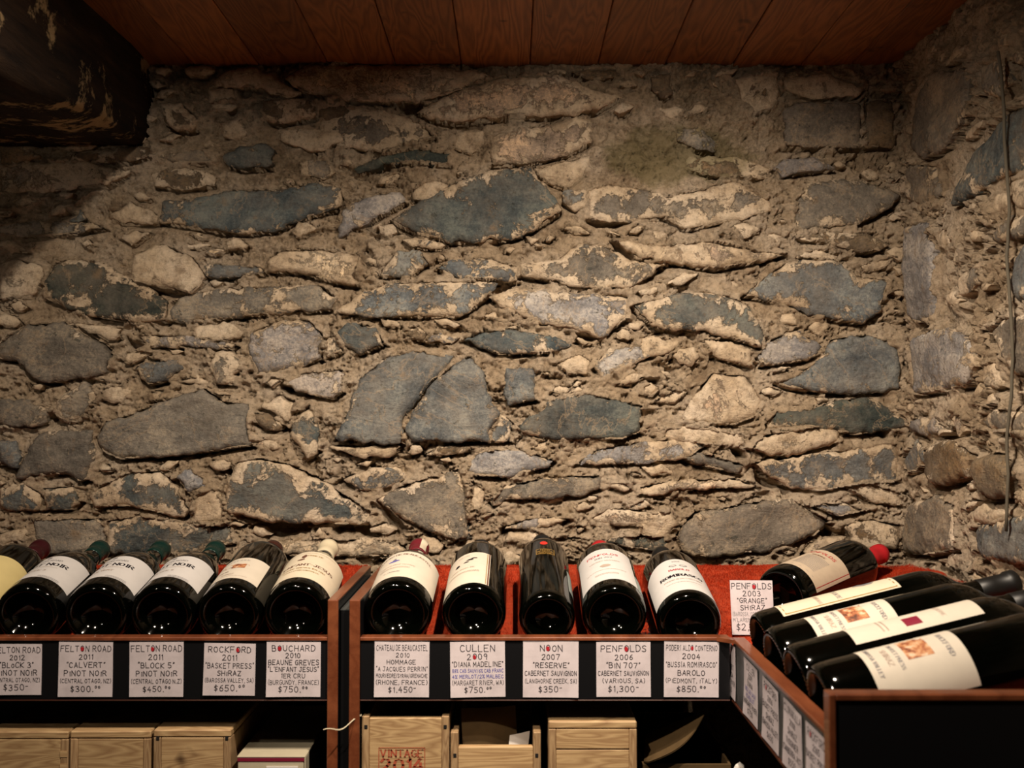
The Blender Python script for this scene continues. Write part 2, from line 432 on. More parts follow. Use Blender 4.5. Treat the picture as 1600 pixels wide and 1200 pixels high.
# tile, colour, mortar smear, relief in mm, outline
ST = '''A t .7 16 970,150 1040,95 1180,75 1310,150 1400,200 1330,220 1150,170 1000,165
B t .55 20 -160,130 -60,75 150,65 450,60 700,90 790,125 640,190 450,240 150,235 -80,195
A n .5 16 1210,230 1290,225 1450,225 1460,310 1290,340 1225,320
A n .2 8 1470,260 1600,245 1640,290 1560,320 1462,325
A n .5 22 740,240 830,240 920,310 905,365 830,372 765,330
A g .15 14 690,490 830,465 930,460 1010,520 900,522 760,505
A s .1 16 1030,490 1100,450 1230,430 1280,470 1250,540 1120,545 1050,530
A g .55 10 0,540 180,515 400,510 620,560 500,620 350,640 200,655 0,660
A n .3 10 230,500 450,455 700,440 690,490 560,520 300,510
A s .25 16 742,790 752,700 900,680 1080,650 1350,640 1480,600 1580,640 1590,720 1400,780 1290,830 1130,850 900,820
A g .3 10 0,805 130,790 420,795 480,815 270,855 100,865 0,850
A k .38 24 220,1150 390,1215 560,1250 770,1255 790,1170 700,1090 560,1030 500,990 370,960 260,990 215,1080
A t .85 26 630,940 760,900 900,960 960,1050 900,1125 820,1100 640,1080 610,1030
A b .25 10 950,985 1110,990 1200,1000 1230,1030 1100,1045 950,1045
A t .6 22 1255,960 1300,930 1480,925 1670,945 1650,1085 1560,1075 1400,1030 1250,1020
A g .3 14 790,1170 900,1110 1150,1095 1490,1090 1570,1150 1540,1195 1400,1210 1100,1230 850,1255 785,1245
A t .8 12 0,990 80,960 200,1000 205,1080 150,1140 0,1150
A t .9 12 500,760 600,700 735,760 730,800 560,800
A s .1 6 325,790 380,740 395,780 345,795
A n .2 12 0,400 100,440 210,500 0,530
A t .7 12 960,180 1080,175 1100,222 1000,240 955,230
A t .8 8 1290,370 1380,350 1560,360 1600,420 1500,470 1370,450 1300,410
A n .5 7 700,560 860,540 1000,570 990,620 830,640 720,620
A g .4 7 1380,520 1500,500 1560,560 1500,590 1400,580
B l .15 16 105,740 200,680 370,650 392,700 250,780 130,850 90,870
B p .5 22 450,290 560,220 720,160 860,125 1100,125 1250,170 1400,215 1300,270 1150,310 900,305 620,330 510,315
B p .5 18 790,400 850,380 1000,350 1180,310 1280,340 1260,420 1150,480 980,520 790,530 780,470
B k .1 10 150,550 250,500 450,455 600,480 600,530 450,520 300,530 180,570
B s .3 20 330,790 450,700 600,620 790,560 980,540 1050,640 1125,745 1000,820 900,870 750,885 600,885 430,840
B t .75 12 990,545 1120,520 1250,490 1230,570 1150,640 1060,610 1000,580
B b .4 7 1130,650 1230,640 1235,720 1190,740 1125,700
B g .5 12 1240,650 1330,620 1500,640 1620,680 1640,770 1400,790 1240,775
B b .35 12 275,1040 350,930 460,925 500,980 430,1040 330,1045
B b .35 12 540,1010 640,960 780,960 910,1000 915,1070 780,1060 640,1050
B g .45 16 930,1040 930,985 1100,970 1200,890 1300,900 1450,970 1600,990 1500,1060 1430,1100 1200,1100 1050,1060
B b .4 16 80,1210 190,1120 330,1080 600,1070 835,1072 770,1150 640,1230 300,1232 90,1225
B l .4 18 785,1140 900,1100 1150,1115 1430,1140 1420,1240 1300,1330 1180,1290 1030,1265 850,1190
B n .2 8 1160,95 1340,85 1400,120 1250,135
B g .6 8 0,300 200,255 460,330 530,400 300,470 100,440 0,430
B t .9 10 620,380 760,370 770,440 700,480 620,450
B t .8 8 500,700 560,690 600,620 520,600 440,640 430,690
B b .5 8 380,870 440,860 580,895 560,920 420,905
C t .7 10 600,110 780,100 930,150 900,190 760,200 600,170
C n .75 8 400,110 560,100 590,170 560,240 470,270 420,200
C g .1 12 600,400 600,250 650,215 930,215 930,390 720,400
C n .0 8 950,210 1060,210 1060,400 940,400
C l .1 8 560,490 600,450 720,445 820,490 700,500 590,520
C g .2 10 150,330 240,320 320,370 310,420 230,410 150,380
C n .1 8 40,110 130,90 130,180 90,200 45,160
C g .55 14 30,650 160,600 400,545 540,620 560,660 480,690 300,720 200,745 140,710
C g .25 12 640,740 650,620 700,550 850,540 1000,560 1090,610 1000,680 900,720 780,735
C n .3 12 650,775 760,750 950,760 1040,810 960,840 840,820
C p .55 28 -90,790 60,815 300,800 480,840 600,848 450,890 320,912 130,882 0,865 -80,820
C b .3 20 430,1020 540,930 640,870 820,880 900,940 1030,960 1000,1080 920,1135 820,1120 700,1100 500,1030
C s .42 24 -30,1060 150,1015 300,1005 450,1060 480,1120 515,1190 500,1235 360,1195 200,1160 80,1165 0,1100
C t .8 9 640,860 740,830 830,850 820,875 650,862
C n .4 7 200,440 400,440 540,490 520,530 300,520 180,490
D g .05 22 0,240 60,190 130,145 300,130 480,230 530,290 500,370 350,400 230,410 150,380 100,310 0,300
D b .2 18 640,345 700,310 820,300 850,340 780,400 700,422 660,390
D g .4 20 970,320 1010,260 1080,270 1130,330 1080,370 1085,420 1010,410
D l .3 16 1150,270 1170,180 1300,120 1430,120 1500,200 1480,300 1290,362 1200,365
D l .1 16 1310,410 1400,370 1590,350 1588,450 1540,485 1430,465
D l .3 14 660,190 880,195 1000,225 1095,235 1080,252 900,250 690,240
D t .9 10 900,150 1080,130 1130,190 1050,215 910,205
D g .06 24 450,660 500,590 620,560 740,500 950,440 1040,500 1150,510 1170,700 900,740 560,765 480,730
D g .1 14 0,480 130,490 240,540 210,610 100,620 0,600
D g .35 18 240,540 290,470 400,400 470,470 400,560 330,595
D g .1 18 80,850 130,730 190,640 430,620 440,740 410,860 370,865 330,830 190,835
D b .1 14 0,680 80,680 105,750 90,800 0,790
D s .5 12 0,900 100,880 140,890 195,925 195,1000 0,1000
D s .3 12 205,900 350,890 370,960 330,1000 210,1000
D s .48 16 415,920 600,830 740,820 820,880 880,1000 850,1030 700,1000 600,980 440,980
D l .0 16 820,850 890,805 950,860 950,890 880,925
D t .95 18 910,930 1000,890 1040,960 1040,1050 980,1060 900,1050
D s .5 24 1060,870 1100,780 1210,760 1350,790 1500,870 1720,1010 1700,1070 1500,1060 1250,1050 1070,1010 1050,940
D g .05 12 165,1150 165,1050 300,1045 480,1040 495,1130 480,1200 170,1200
D s .4 12 500,1050 640,1030 900,1060 1070,1080 1080,1150 900,1200 500,1200
D s .35 16 1350,600 1440,510 1480,620 1470,720 1430,765 1380,700 1340,650
D n .3 18 1180,550 1250,560 1310,610 1300,625 1240,627 1180,590
D t .9 12 1200,520 1300,460 1375,500 1335,590 1290,560
D t .4 18 1100,1135 1300,1145 1500,1130 1600,1140 1750,1125 1850,1150 1900,1200 1700,1210 1100,1205
D g .4 8 700,450 760,445 750,490 700,495
D g .4 8 1500,210 1560,190 1590,270 1520,290
D t .85 8 300,130 560,160 560,200 500,215 370,150
E s .15 14 65,170 130,130 250,150 300,230 180,280 100,220
E n .3 12 350,170 460,150 490,185 480,220 420,205
E l .4 10 500,200 560,180 650,200 600,232 500,225
E s .15 16 660,210 760,175 900,170 1100,200 1180,240 1060,272 820,275 740,240
E b .06 22 70,670 130,560 180,400 330,280 450,260 620,290 600,330 500,420 420,530 385,600 380,690 290,690
E b .12 26 400,600 440,530 520,420 620,330 690,290 770,380 790,500 840,540 780,640 790,680 600,680 420,685 388,640
E b .08 18 850,400 860,340 1000,340 1000,490 870,510 845,450
E s .12 20 930,610 970,570 1040,540 1060,490 1230,460 1490,520 1480,640 1400,670 1180,672 1000,660 940,640
E b .5 10 795,650 830,550 900,600 880,680 800,680
E l .1 22 670,820 730,740 880,710 1080,770 1060,800 850,845 720,840
E n .3 12 490,740 560,705 700,710 690,730 560,750
E b .4 12 100,850 250,800 370,800 400,860 300,900 200,910
E g .35 18 250,945 400,880 550,840 640,810 680,900 685,1110 620,1140 480,1080 370,1020
E g .25 14 783,960 850,890 1050,850 1290,840 1290,900 1180,935 860,950 800,990
E l .5 12 850,1080 1000,1030 1150,1040 1050,1080 900,1085
E l .35 12 1190,785 1290,720 1450,690 1700,670 1780,700 1700,760 1380,790 1260,785
E l .35 14 1270,340 1330,250 1480,240 1550,280 1400,340 1310,390
E t .9 10 1090,320 1200,280 1255,310 1240,370 1150,370
E g .5 10 30,700 380,705 330,755 200,755
E k .2 10 1100,1125 1300,1130 1600,1110 1600,1190 1450,1175
E t .85 14 700,860 775,900 750,990 700,1000
E t .8 10 870,1110 1000,1095 1060,1120 1000,1150 850,1145
E p .6 10 1250,1030 1330,990 1600,1010 1600,1080 1400,1070 1260,1060
E s .1 8 640,1090 690,1060 700,1130 650,1150
F l .2 18 490,260 550,190 650,150 750,220 740,250 680,280 510,300
F b .12 20 550,370 640,340 750,260 800,190 940,170 1080,220 1085,400 900,415 740,410
F p .65 16 180,530 190,460 300,330 440,340 510,440 480,510 390,545
F k .25 20 500,540 560,490 700,480 850,440 950,430 1120,530 1110,560 900,585 680,550 520,575
F t .8 24 460,640 520,585 750,552 840,570 820,620 620,675 540,670
F b .42 14 480,700 620,680 850,650 1075,615 1090,690 1080,780 900,790 750,820 600,800 510,740
F g .3 16 160,670 240,660 430,710 420,750 230,710
F g .2 20 150,1010 220,910 480,870 620,850 740,920 790,950 720,1010 560,1060 280,1095 180,1070
F l .2 12 720,880 850,870 930,900 830,925
F t .8 14 100,560 190,548 360,570 440,590 420,630 200,620 90,600
F t .7 18 260,190 380,190 460,230 450,300 300,260
F p .5 16 0,805 120,780 400,770 490,800 300,810 0,835
F t .7 14 0,930 130,900 160,960 100,1010 0,1000
F t .7 12 0,180 60,170 170,200 130,240 0,270
F t .6 12 850,800 950,790 1080,830 1090,880 950,860
F n .4 12 850,960 960,940 1080,960 1080,1060 900,1070'''
STR = '''C g .35 12 1130,560 1130,470 1240,480 1260,590 1190,650 1110,610
C l .2 18 1118,735 1230,705 1240,900 1220,1100 1180,1140 1120,1110
C g .15 16 1130,400 1140,200 1240,90 1390,70 1370,270 1300,400 1200,450
C s .25 18 1330,640 1400,430 1550,250 1640,215 1700,330 1650,480 1540,520 1430,600
C b .2 18 1560,880 1610,790 1700,800 1700,1040 1570,1030
C g .5 12 1325,940 1420,880 1425,970 1340,1025
C g .3 20 1470,770 1560,680 1680,690 1640,760 1500,810
C g .4 14 1430,60 1500,30 1560,120 1520,190 1440,180
C g .3 14 1600,60 1700,40 1720,180 1620,200
C t .6 18 1560,540 1700,500 1700,640 1600,650
F l .3 16 1130,290 1135,180 1300,140 1400,200 1425,300 1380,380 1150,420
F g .3 18 1110,1000 1140,880 1240,835 1320,880 1340,1060 1240,1090 1120,1080
F b .2 18 1400,980 1600,920 1700,930 1700,1130 1430,1105
F n .15 22 1205,650 1330,600 1395,680 1380,760 1250,800 1212,760
F n .05 26 1410,695 1520,660 1590,740 1570,850 1470,840 1400,760
F l .3 14 1130,520 1240,515 1250,570 1190,590 1140,570
F g .3 14 1390,530 1470,480 1700,500 1700,580 1460,570
F g .4 18 1465,160 1540,90 1700,60 1720,330 1600,350 1560,300
F b .3 14 1100,700 1160,600 1210,660 1195,710 1135,750
F t .6 14 1440,300 1500,280 1520,380 1460,400
F t .6 14 1420,880 1560,900 1480,960 1390,950'''
# hollows: tile, depth in mm, outline
HOLES = '''D 70 1150,1080 1230,1058 1400,1058 1430,1100 1300,1130 1200,1118
E 60 150,1090 210,1060 280,1120 230,1160
E 50 270,960 330,1010 400,1090 360,1120 300,1040
D 60 980,770 1050,790 1090,830 1080,880 1060,840 1000,800
D 50 570,185 600,215 670,235 620,262 580,235
D 55 1295,415 1350,430 1425,440 1430,468 1340,462 1300,440
D 50 640,345 665,400 690,425 650,400
D 40 120,750 90,820 10,820 10,800 95,795
D 50 215,575 255,540 265,580 225,600
B 55 500,315 620,345 760,325 750,355 640,355 540,335
B 60 360,240 460,250 480,290 420,290 370,265
B 55 1240,785 1400,795 1380,812 1290,812
B 60 1350,880 1390,900 1450,960 1440,975 1380,945
B 45 820,1080 900,1075 850,1130 790,1120
E 60 840,1090 930,1070 870,1110 840,1120
E 50 780,970 870,950 800,990
E 50 1180,175 1290,200 1260,215 1200,205
E 50 665,195 720,225 700,235 665,215
F 70 740,950 780,960 830,1000 800,1030 750,1000
F 60 485,740 520,765 600,805 560,810 500,790
F 55 990,570 1035,570 1030,600 1000,590
F 50 380,640 430,650 440,680 400,690
F 50 150,670 230,715 200,715 160,690
F 45 30,350 80,350 80,380 40,370
F 50 110,300 150,310 140,350 110,340
F 50 560,375 640,400 740,412 700,415 600,400
C 55 810,405 940,400 1050,400 940,412 840,420
C 50 240,418 320,418 300,432 250,430
A 55 1100,180 1150,200 1140,220 1110,215
A 60 780,360 830,372 900,380 880,388 820,380
A 55 600,1080 640,1095 820,1120 870,1140 780,1135 660,1105
E 60 60,1090 130,1070 150,1110 80,1110
C 50 640,775 700,790 780,800 760,810 660,795'''
HOLES_R = '''F 60 1250,590 1340,545 1370,560 1320,605 1260,605
F 60 1450,175 1475,170 1530,240 1500,250 1460,210
F 50 1350,395 1440,390 1450,415 1400,415
F 40 1225,780 1250,790 1240,815 1220,800
F 50 1190,1085 1290,1090 1260,1110 1200,1105
C 50 1340,1090 1365,1085 1365,1110 1340,1110
C 50 1285,880 1310,880 1310,905 1290,905
C 55 1440,790 1510,750 1500,780 1450,800
C 50 1540,500 1600,480 1600,500 1560,520
F 50 1390,860 1480,870 1460,890 1400,880'''
YW = 2.15; XR = P(1412, 600, YW).x
ZTOP = P(800, 102, YW).z
def parse(txt, right=False, hole=False):
    out = []
    for ln in txt.strip().split('\n'):
        t = ln.split(); ox, oy, s = TILE[t[0]]
        k = 2 if hole else 4
        pts = []
        for q in t[k:]:
            a, b = q.split(','); px = ox + float(a) * s; py = oy + float(b) * s
            if right:
                p = PX(px, py, XR); pts.append((p.y, p.z))
            else:
                p = P(px, py, YW); pts.append((p.x, p.z))
        # counter-clockwise
        ar = sum(pts[i][0] * pts[(i + 1) % len(pts)][1] - pts[(i + 1) % len(pts)][0] * pts[i][1] for i in range(len(pts)))
        if ar < 0: pts = pts[::-1]
        out.append((pts, float(t[1]) / 1000) if hole else (t[1], float(t[2]), float(t[3]) / 1000, pts))
    return out
def rough_outline(pts, step, amp, seed):
    out = []
    n = len(pts)
    # slight corner rounding by Chaikin once
    c = []
    for i in range(n):
        a = pts[i]; b = pts[(i + 1) % n]
        c.append((a[0] * .93 + b[0] * .07, a[1] * .93 + b[1] * .07)); c.append((a[0] * .07 + b[0] * .93, a[1] * .07 + b[1] * .93))
    n = len(c)
    for i in range(n):
        a = c[i]; b = c[(i + 1) % n]; L = math.hypot(b[0] - a[0], b[1] - a[1])
        k = max(1, int(L / step))
        for j in range(k):
            out.append((a[0] + (b[0] - a[0]) * j / k, a[1] + (b[1] - a[1]) * j / k))
    o = np.array(out)
    o[:, 0] += amp * fbm(o[:, 0] * 45, o[:, 1] * 45, seed, 4, .6); o[:, 1] += amp * fbm(o[:, 0] * 45 + 9, o[:, 1] * 45 + 5, seed + 3, 4, .6)
    return o
def w2_back(u, v, h): return np.stack([u, YW - h, v], -1)
def w2_right(u, v, h): return np.stack([XR - h, u, v], -1)
def make_stone(spec, seed, conv, wall, flip):
    ck, smear, relief, pts = spec
    relief = relief * .8
    o = rough_outline(pts, 0.005, 0.008, seed)
    lo = o.min(0); hi = o.max(0)
    sp = 0.0065
    gu, gv = np.meshgrid(np.arange(lo[0], hi[0], sp), np.arange(lo[1], hi[1], sp))
    r_ = np.random.RandomState(seed)
    gu = gu.ravel() + r_.uniform(-.25, .25, gu.size) * sp; gv = gv.ravel() + r_.uniform(-.25, .25, gv.size) * sp
    d, _ = sdist(gu, gv, [tuple(q) for q in o])
    k = d > 0.0035
    allp = np.concatenate([o, np.stack([gu[k], gv[k]], 1)])
    n = len(o)
    res = delaunay_2d_cdt([Vector(p) for p in allp], [(i, (i + 1) % n) for i in range(n)], [], 1, 1e-6)
    V = np.array([tuple(v) for v in res[0]]); F = [tuple(f) for f in res[2]]
    dd, _ = sdist(V[:, 0], V[:, 1], [tuple(q) for q in o])
    dd = np.abs(dd)
    # boundary loop = result vertices lying on the outline
    u, v = V[:, 0], V[:, 1]
    edge = 1 - np.clip(dd / 0.013, 0, 1)
    tu, tv = r_.uniform(-.05, .05), r_.uniform(-.02, .10)
    cu, cv = u.mean(), v.mean()
    h = relief - min(0.008, relief * .55) * edge ** 3 + tu * (u - cu) + tv * (cv - v) * 0.8
    h = h + 0.0035 * fbm(u * 14, v * 22, seed, 3) + 0.0016 * fbm(u * 60, v * 90, seed + 5, 3)
    ang = r_.uniform(-.25, .25)
    st = fbm((u * math.cos(ang) + v * math.sin(ang)) * 7, (v * math.cos(ang) - u * math.sin(ang)) * 26, seed + 9, 3)
    h = h + 0.0045 * (np.floor(st * 4) / 4 * .75 + st * .25)
    h = h + 0.0009 * fbm(u * 160, v * 190, seed + 15, 3, .7)
    # facets along one broken corner
    ca = r_.uniform(0, 2 * math.pi)
    pr = (u - cu) * math.cos(ca) + (v - cv) * math.sin(ca)
    h = h - np.clip(pr - 0.28 * (hi[0] - lo[0]), 0, 1) * 0.22
    # skirt from the free edges of the triangulation
    cnt = {}
    for f in F:
        for i in range(len(f)):
            a, b = f[i], f[(i + 1) % len(f)]
            cnt[(a, b)] = cnt.get((a, b), 0) + 1
    be = [(a, b) for (a, b) in cnt if (b, a) not in cnt]
    bv = sorted({a for e in be for a in e}); bi = {a: len(V) + i for i, a in enumerate(bv)}
    top = conv(u, v, h)
    bot = conv(u[bv] - (u[bv] - cu) * .04, v[bv] - (v[bv] - cv) * .04, np.full(len(bv), -0.035))
    VV = np.concatenate([top, bot]); c0 = VV.mean(0)
    FF = [f for f in F] + [(b, a, bi[a], bi[b]) for a, b in be]
    if flip: FF = [f[::-1] for f in FF]
    me = bpy.data.meshes.new('stone')
    me.from_pydata((VV - c0).tolist(), [], FF)
    me.polygons.foreach_set('use_smooth', [True] * len(F) + [False] * len(be))
    me.materials.append(M['stone']); me.update()
    at = me.attributes.new('rim', 'FLOAT', 'POINT')
    rim = np.concatenate([1 - np.clip(dd / 0.03, 0, 1), np.ones(len(bv))])
    at.data.foreach_set('value', rim.astype(np.float32))
    ob = bpy.data.objects.new('stone', me); COL.objects.link(ob)
    ob.location = c0; ob.parent = wall
    c = CK[ck]; q = r_.uniform(.85, 1.18); w_ = r_.uniform(-.05, .05)
    ob.color = (c[0] * q * (1 + w_), c[1] * q, c[2] * q * (1 - w_), smear)
    return ob
def mortar_wall(name, stones, holes, u0, u1, v0, v1, step, conv, flip):
    us = np.arange(u0, u1 + step / 2, step); vs = np.arange(v0, v1 + step / 2, step)
    U, Vv = np.meshgrid(us, vs)
    U = U + step * .3 * (vnoise(U * 1777, Vv * 1333, 4) - .5); Vv = Vv + step * .3 * (vnoise(U * 1331, Vv * 1777, 5) - .5)
    ws = 30
    lum = fbm(U * 5, Vv * 7, 11, 3)
    h = 0.006 * lum + 0.007 * fbm(U * 20, Vv * 28, 12, 4)
    wu = U + .012 * fbm(U * 30, Vv * 30, 40, 3); wv = Vv + .012 * fbm(U * 30 + 7, Vv * 30, 41, 3)
    rubble = sstep(.30, .60, vnoise(U * 9, Vv * 9, 77))
    # broken ledges: the mortar breaks off in irregular level flakes
    t1 = fbm(wu * 9, wv * 21, 301, 5, .55) * 3.2
    ft = np.floor(t1); fr = t1 - ft
    h = h + 0.0085 * (ft + sstep(.72, .98, fr)) * .55
    t2 = fbm(wu * 26, wv * 44, 302, 4, .6) * 3.0
    ft = np.floor(t2); fr = t2 - ft
    h = h + rubble * 0.0045 * (ft + sstep(.6, .98, fr))
    f1, f2 = worley(wu * 58 + 1.1 * fbm(U * 40, Vv * 40, 8, 3), wv * 76 + 1.1 * fbm(U * 40, Vv * 40, 18, 3), 3)
    h = h + (.25 + rubble) * sstep(.30, .7, vnoise(U * 13, Vv * 13, 78)) * 0.0075 * np.clip(f2 - f1, 0, .5) * 2
    h = h + 0.0022 * fbm(U * 110, Vv * 130, 9, 4, .75)
    h = h - 0.007 * sstep(.72, .85, vnoise(U * 120, Vv * 130, 33)) * rubble
    # cracks: thin deep lines of warped noise, mostly level
    cr = np.abs(fbm(wu * 6, wv * 17, 55, 4))
    h = h - 0.014 * (1 - sstep(0.0, 0.035, cr)) * sstep(.45, .6, vnoise(U * 8, Vv * 12, 60))
    pit = vnoise(U * 70, Vv * 80, 31)
    h = h - 0.010 * sstep(.80, .92, pit)
    fp = vnoise(wu * 210, wv * 240, 37); h = h - 0.011 * sstep(.76, .88, fp) * sstep(.35, .6, vnoise(U * 24, Vv * 24, 38))
    h = h - 0.016 * sstep(.70, .80, vnoise(wu * 42, wv * 60, 35)) * sstep(.45, .65, vnoise(U * 7, Vv * 7, 36))
    for (ck, sm, rel, pts) in stones:
        P_ = np.array(pts); lo = P_.min(0) - .02; hi = P_.max(0) + .02
        i0, i1 = np.searchsorted(us, lo[0]), np.searchsorted(us, hi[0]); j0, j1 = np.searchsorted(vs, lo[1]), np.searchsorted(vs, hi[1])
        if i1 <= i0 or j1 <= j0: continue
        su, sv = U[j0:j1, i0:i1], Vv[j0:j1, i0:i1]
        d, nv = sdist(su, sv, pts)
        hh = h[j0:j1, i0:i1]
        k = sstep(0.002, 0.014, d)
        over = 0.5 + 0.5 * fbm(su * 18, sv * 18, 91, 3)
        hh = hh + np.where(d > -.016, (0.45 * rel + 0.55 * rel * sm * over) * sstep(-.016, .0, d) * (0.35 + over), 0)
        hh = hh * (1 - k) - 0.03 * k
        g = sstep(.36, .50, vnoise(su * 16 + rel * 900, sv * 5, 23)) * (1 - .5 * sm)
        under = sstep(.25, .7, -nv) * g
        hh = hh - np.where(d < 0, 1, 1 - k) * under * (0.016 + rel * 1.3) * (1 - sstep(.002, .013, -d))
        h[j0:j1, i0:i1] = hh
    for pts, dep in holes:
        P_ = np.array(pts); lo = P_.min(0) - .02; hi = P_.max(0) + .02
        i0, i1 = np.searchsorted(us, lo[0]), np.searchsorted(us, hi[0]); j0, j1 = np.searchsorted(vs, lo[1]), np.searchsorted(vs, hi[1])
        if i1 <= i0 or j1 <= j0: continue
        su, sv = U[j0:j1, i0:i1], Vv[j0:j1, i0:i1]
        d, nv = sdist(su, sv, pts)
        d = d + .004 * fbm(su * 60, sv * 60, 5, 3)
        k = sstep(-0.004, 0.004, d)
        h[j0:j1, i0:i1] = h[j0:j1, i0:i1] * (1 - k) - dep * k
    nu, nvv = len(us), len(vs)
    Vt = conv(U.ravel(), Vv.ravel(), h.ravel())
    idx = np.arange(nu * nvv).reshape(nvv, nu)
    F = np.stack([idx[:-1, :-1], idx[:-1, 1:], idx[1:, 1:], idx[1:, :-1]], -1).reshape(-1, 4)
    if flip: F = F[:, ::-1]
    o = mk_np(name, Vt, F, M['mortar'])
    return o
SB = parse(ST); SR = parse(STR, True); HB = parse(HOLES, hole=True); HR = parse(HOLES_R, True, True)
XL = -1.55
_cr_ref = None
def fillers(stones, n, conv_px, box, seed):
    """small chinking stones packed into the free mortar between the large ones"""
    r_ = random.Random(seed); out = []
    polys = [s[3] for s in stones]
    tries = 0
    while len(out) < n and tries < 6000:
        tries += 1
        px = r_.uniform(box[0], box[2]); py = r_.uniform(box[1], box[3])
        cx, cy = conv_px(px, py)
        big = len(out) < n * .45
        a = r_.uniform(.024, .052) if big else r_.uniform(.010, .026); b = a * r_.uniform(.25, .65)
        rot = r_.uniform(-.35, .35)
        pts = []
        k = r_.randint(4, 6)
        for i in range(k):
            an = 2 * math.pi * (i + r_.uniform(-.25, .25)) / k; q = r_.uniform(.75, 1.1)
            x = math.cos(an) * a * q; y = math.sin(an) * b * q
            pts.append((cx + x * math.cos(rot) - y * math.sin(rot), cy + x * math.sin(rot) + y * math.cos(rot)))
        pu = np.array([p_[0] for p_ in pts] + [cx]); pv = np.array([p_[1] for p_ in pts] + [cy])
        ok = True
        for q in polys:
            qa = np.array(q)
            if qa[:, 0].min() - .01 > pu.max() or qa[:, 0].max() + .01 < pu.min() or qa[:, 1].min() - .01 > pv.max() or qa[:, 1].max() + .01 < pv.min(): continue
            d, _ = sdist(pu, pv, q)
            d2, _ = sdist(qa[:, 0], qa[:, 1], pts)
            if d.max() > -.0045 or d2.max() > -.003: ok = False; break
        if not ok: continue
        if conv_px is not _cr_ref and 930 < px < 1200 and 175 < py < 300: continue
        ck = r_.choice('tttpppgglbnpt')
        out.append((ck, r_.uniform(.5, .95), r_.uniform(.005, .014), pts)); polys.append(pts)
    return out
SB += fillers(SB, 150, lambda a, b: (P(a, b, YW).x, P(a, b, YW).z), (0, 110, 1410, 880), 5)
def _cr(a, b):
    q = PX(a, b, XR); return (q.y, q.z)
SR += fillers(SR, 55, _cr, (1420, 60, 1640, 900), 6)
ZLOW = CAMZ - 0.55
wall_back = mortar_wall('wall_back', SB, HB, XL, XR + .06, ZLOW, ZTOP + .05, 0.0025, w2_back, False)
tag(wall_back, 'rough rubble stone cellar wall bedded in tan lime mortar behind the bottles', kind='structure')
wall_right = mortar_wall('wall_right', SR, HR, 0.95, YW + .05, ZLOW, ZTOP + .3, 0.0031, w2_right, True)
tag(wall_right, 'rubble stone return wall at the right with crumbling mortar', kind='structure')
for i, s in enumerate(SB): make_stone(s, 100 + i, w2_back, wall_back, False)
for i, s in enumerate(SR): make_stone(s, 500 + i, w2_right, wall_right, True)
# plain lower part of both walls, behind the racks, and the rest of the cellar shell
MB().box((XL, YW + .005, 0), (XR + .1, YW + .15, ZLOW + .02)).build('base_course', M['mortar'], wall_back)
MB().box((XR + .005, -1.2, 0), (XR + .15, YW, ZLOW + .02)).box((XR + .005, -1.2, ZLOW), (XR + .15, 0.97, ZTOP + .05)).build('base_course', M['mortar'], wall_right)
fl = MB().box((XL - .1, -1.2, -.05), (XR + .15, YW + .15, 0)).build('floor', M['floor']); tag(fl, 'dark cellar floor', kind='structure')
wl = MB().box((XL - .12, -1.2, 0), (XL, YW + .15, ZTOP + .05)).build('wall_left', M['mortar']); tag(wl, 'left cellar wall', kind='structure')

# ceiling of boards ---------------------------------------------------------
ceil = MB().box((XL, -1.2, ZTOP + .016), (XR + .15, YW + .15, ZTOP + .05)).build('ceiling', M['shadow_void'])
tag(ceil, 'low ceiling of dark reddish pine boards', kind='structure')
jx = [230 - 106 * k for k in range(5, 0, -1)] + [230, 303, 404, 513, 618, 721, 828, 934, 1040, 1145, 1252, 1330, 1422]
for a, b in zip(jx[:-1], jx[1:]):
    x0 = P(a, 102, YW).x; x1 = P(b, 102, YW).x
    dz = rnd.uniform(0, .0025)
    ob = MB().box((x0 + .0008, -1.2, ZTOP + dz), (x1 - .0008, YW + .02, ZTOP + .016), 0.0018).build('board', M['board'], ceil)
# hewn oak beam -------------------------------------------------------------
xr_ = P(235, 160, YW).x
nY = 60; sec = []
V = []; F = []
for i in range(nY + 1):
    Y = -0.6 + (YW + .02 + .6) * i / nY
    zb = CAMZ + 0.579 - max(0, (YW - Y)) * 0.0965
    zt = ZTOP + .02
    ring = []
    for t in np.linspace(0, 1, 9): ring.append((xr_, zt + (zb + .03 - zt) * t))
    ring += [(xr_ - .006, zb + .012), (xr_ - .02, zb + .003)]
    for t in np.linspace(0, 1, 12): ring.append((xr_ - .03 - .50 * t, zb))
    ring.append((xr_ - .55, zb + .02)); ring.append((xr_ - .55, zt))
    for (x, z) in ring:
        n_ = float(fbm(np.array([Y * 5.0]), np.array([x * 17 + z * 23]), 70, 4)[0]); n2 = float(fbm(np.array([Y * 5.0 + 40]), np.array([x * 13 + z * 19]), 71, 4)[0])
        V.append((x + .012 * n_, Y, z + .012 * n2))
    m_ = len(ring)
for i in range(nY):
    for k in range(m_):
        k2 = (k + 1) % m_
        F.append((i * m_ + k, (i + 1) * m_ + k, (i + 1) * m_ + k2, i * m_ + k2))
F.append(tuple(range(m_))); F.append(tuple(nY * m_ + k for k in range(m_))[::-1])
bo = mk('ceiling_beam', V, F, M['beam'], smooth=True)
tag(bo, 'thick dark hewn oak beam with flaking patches under the boards', kind='structure')
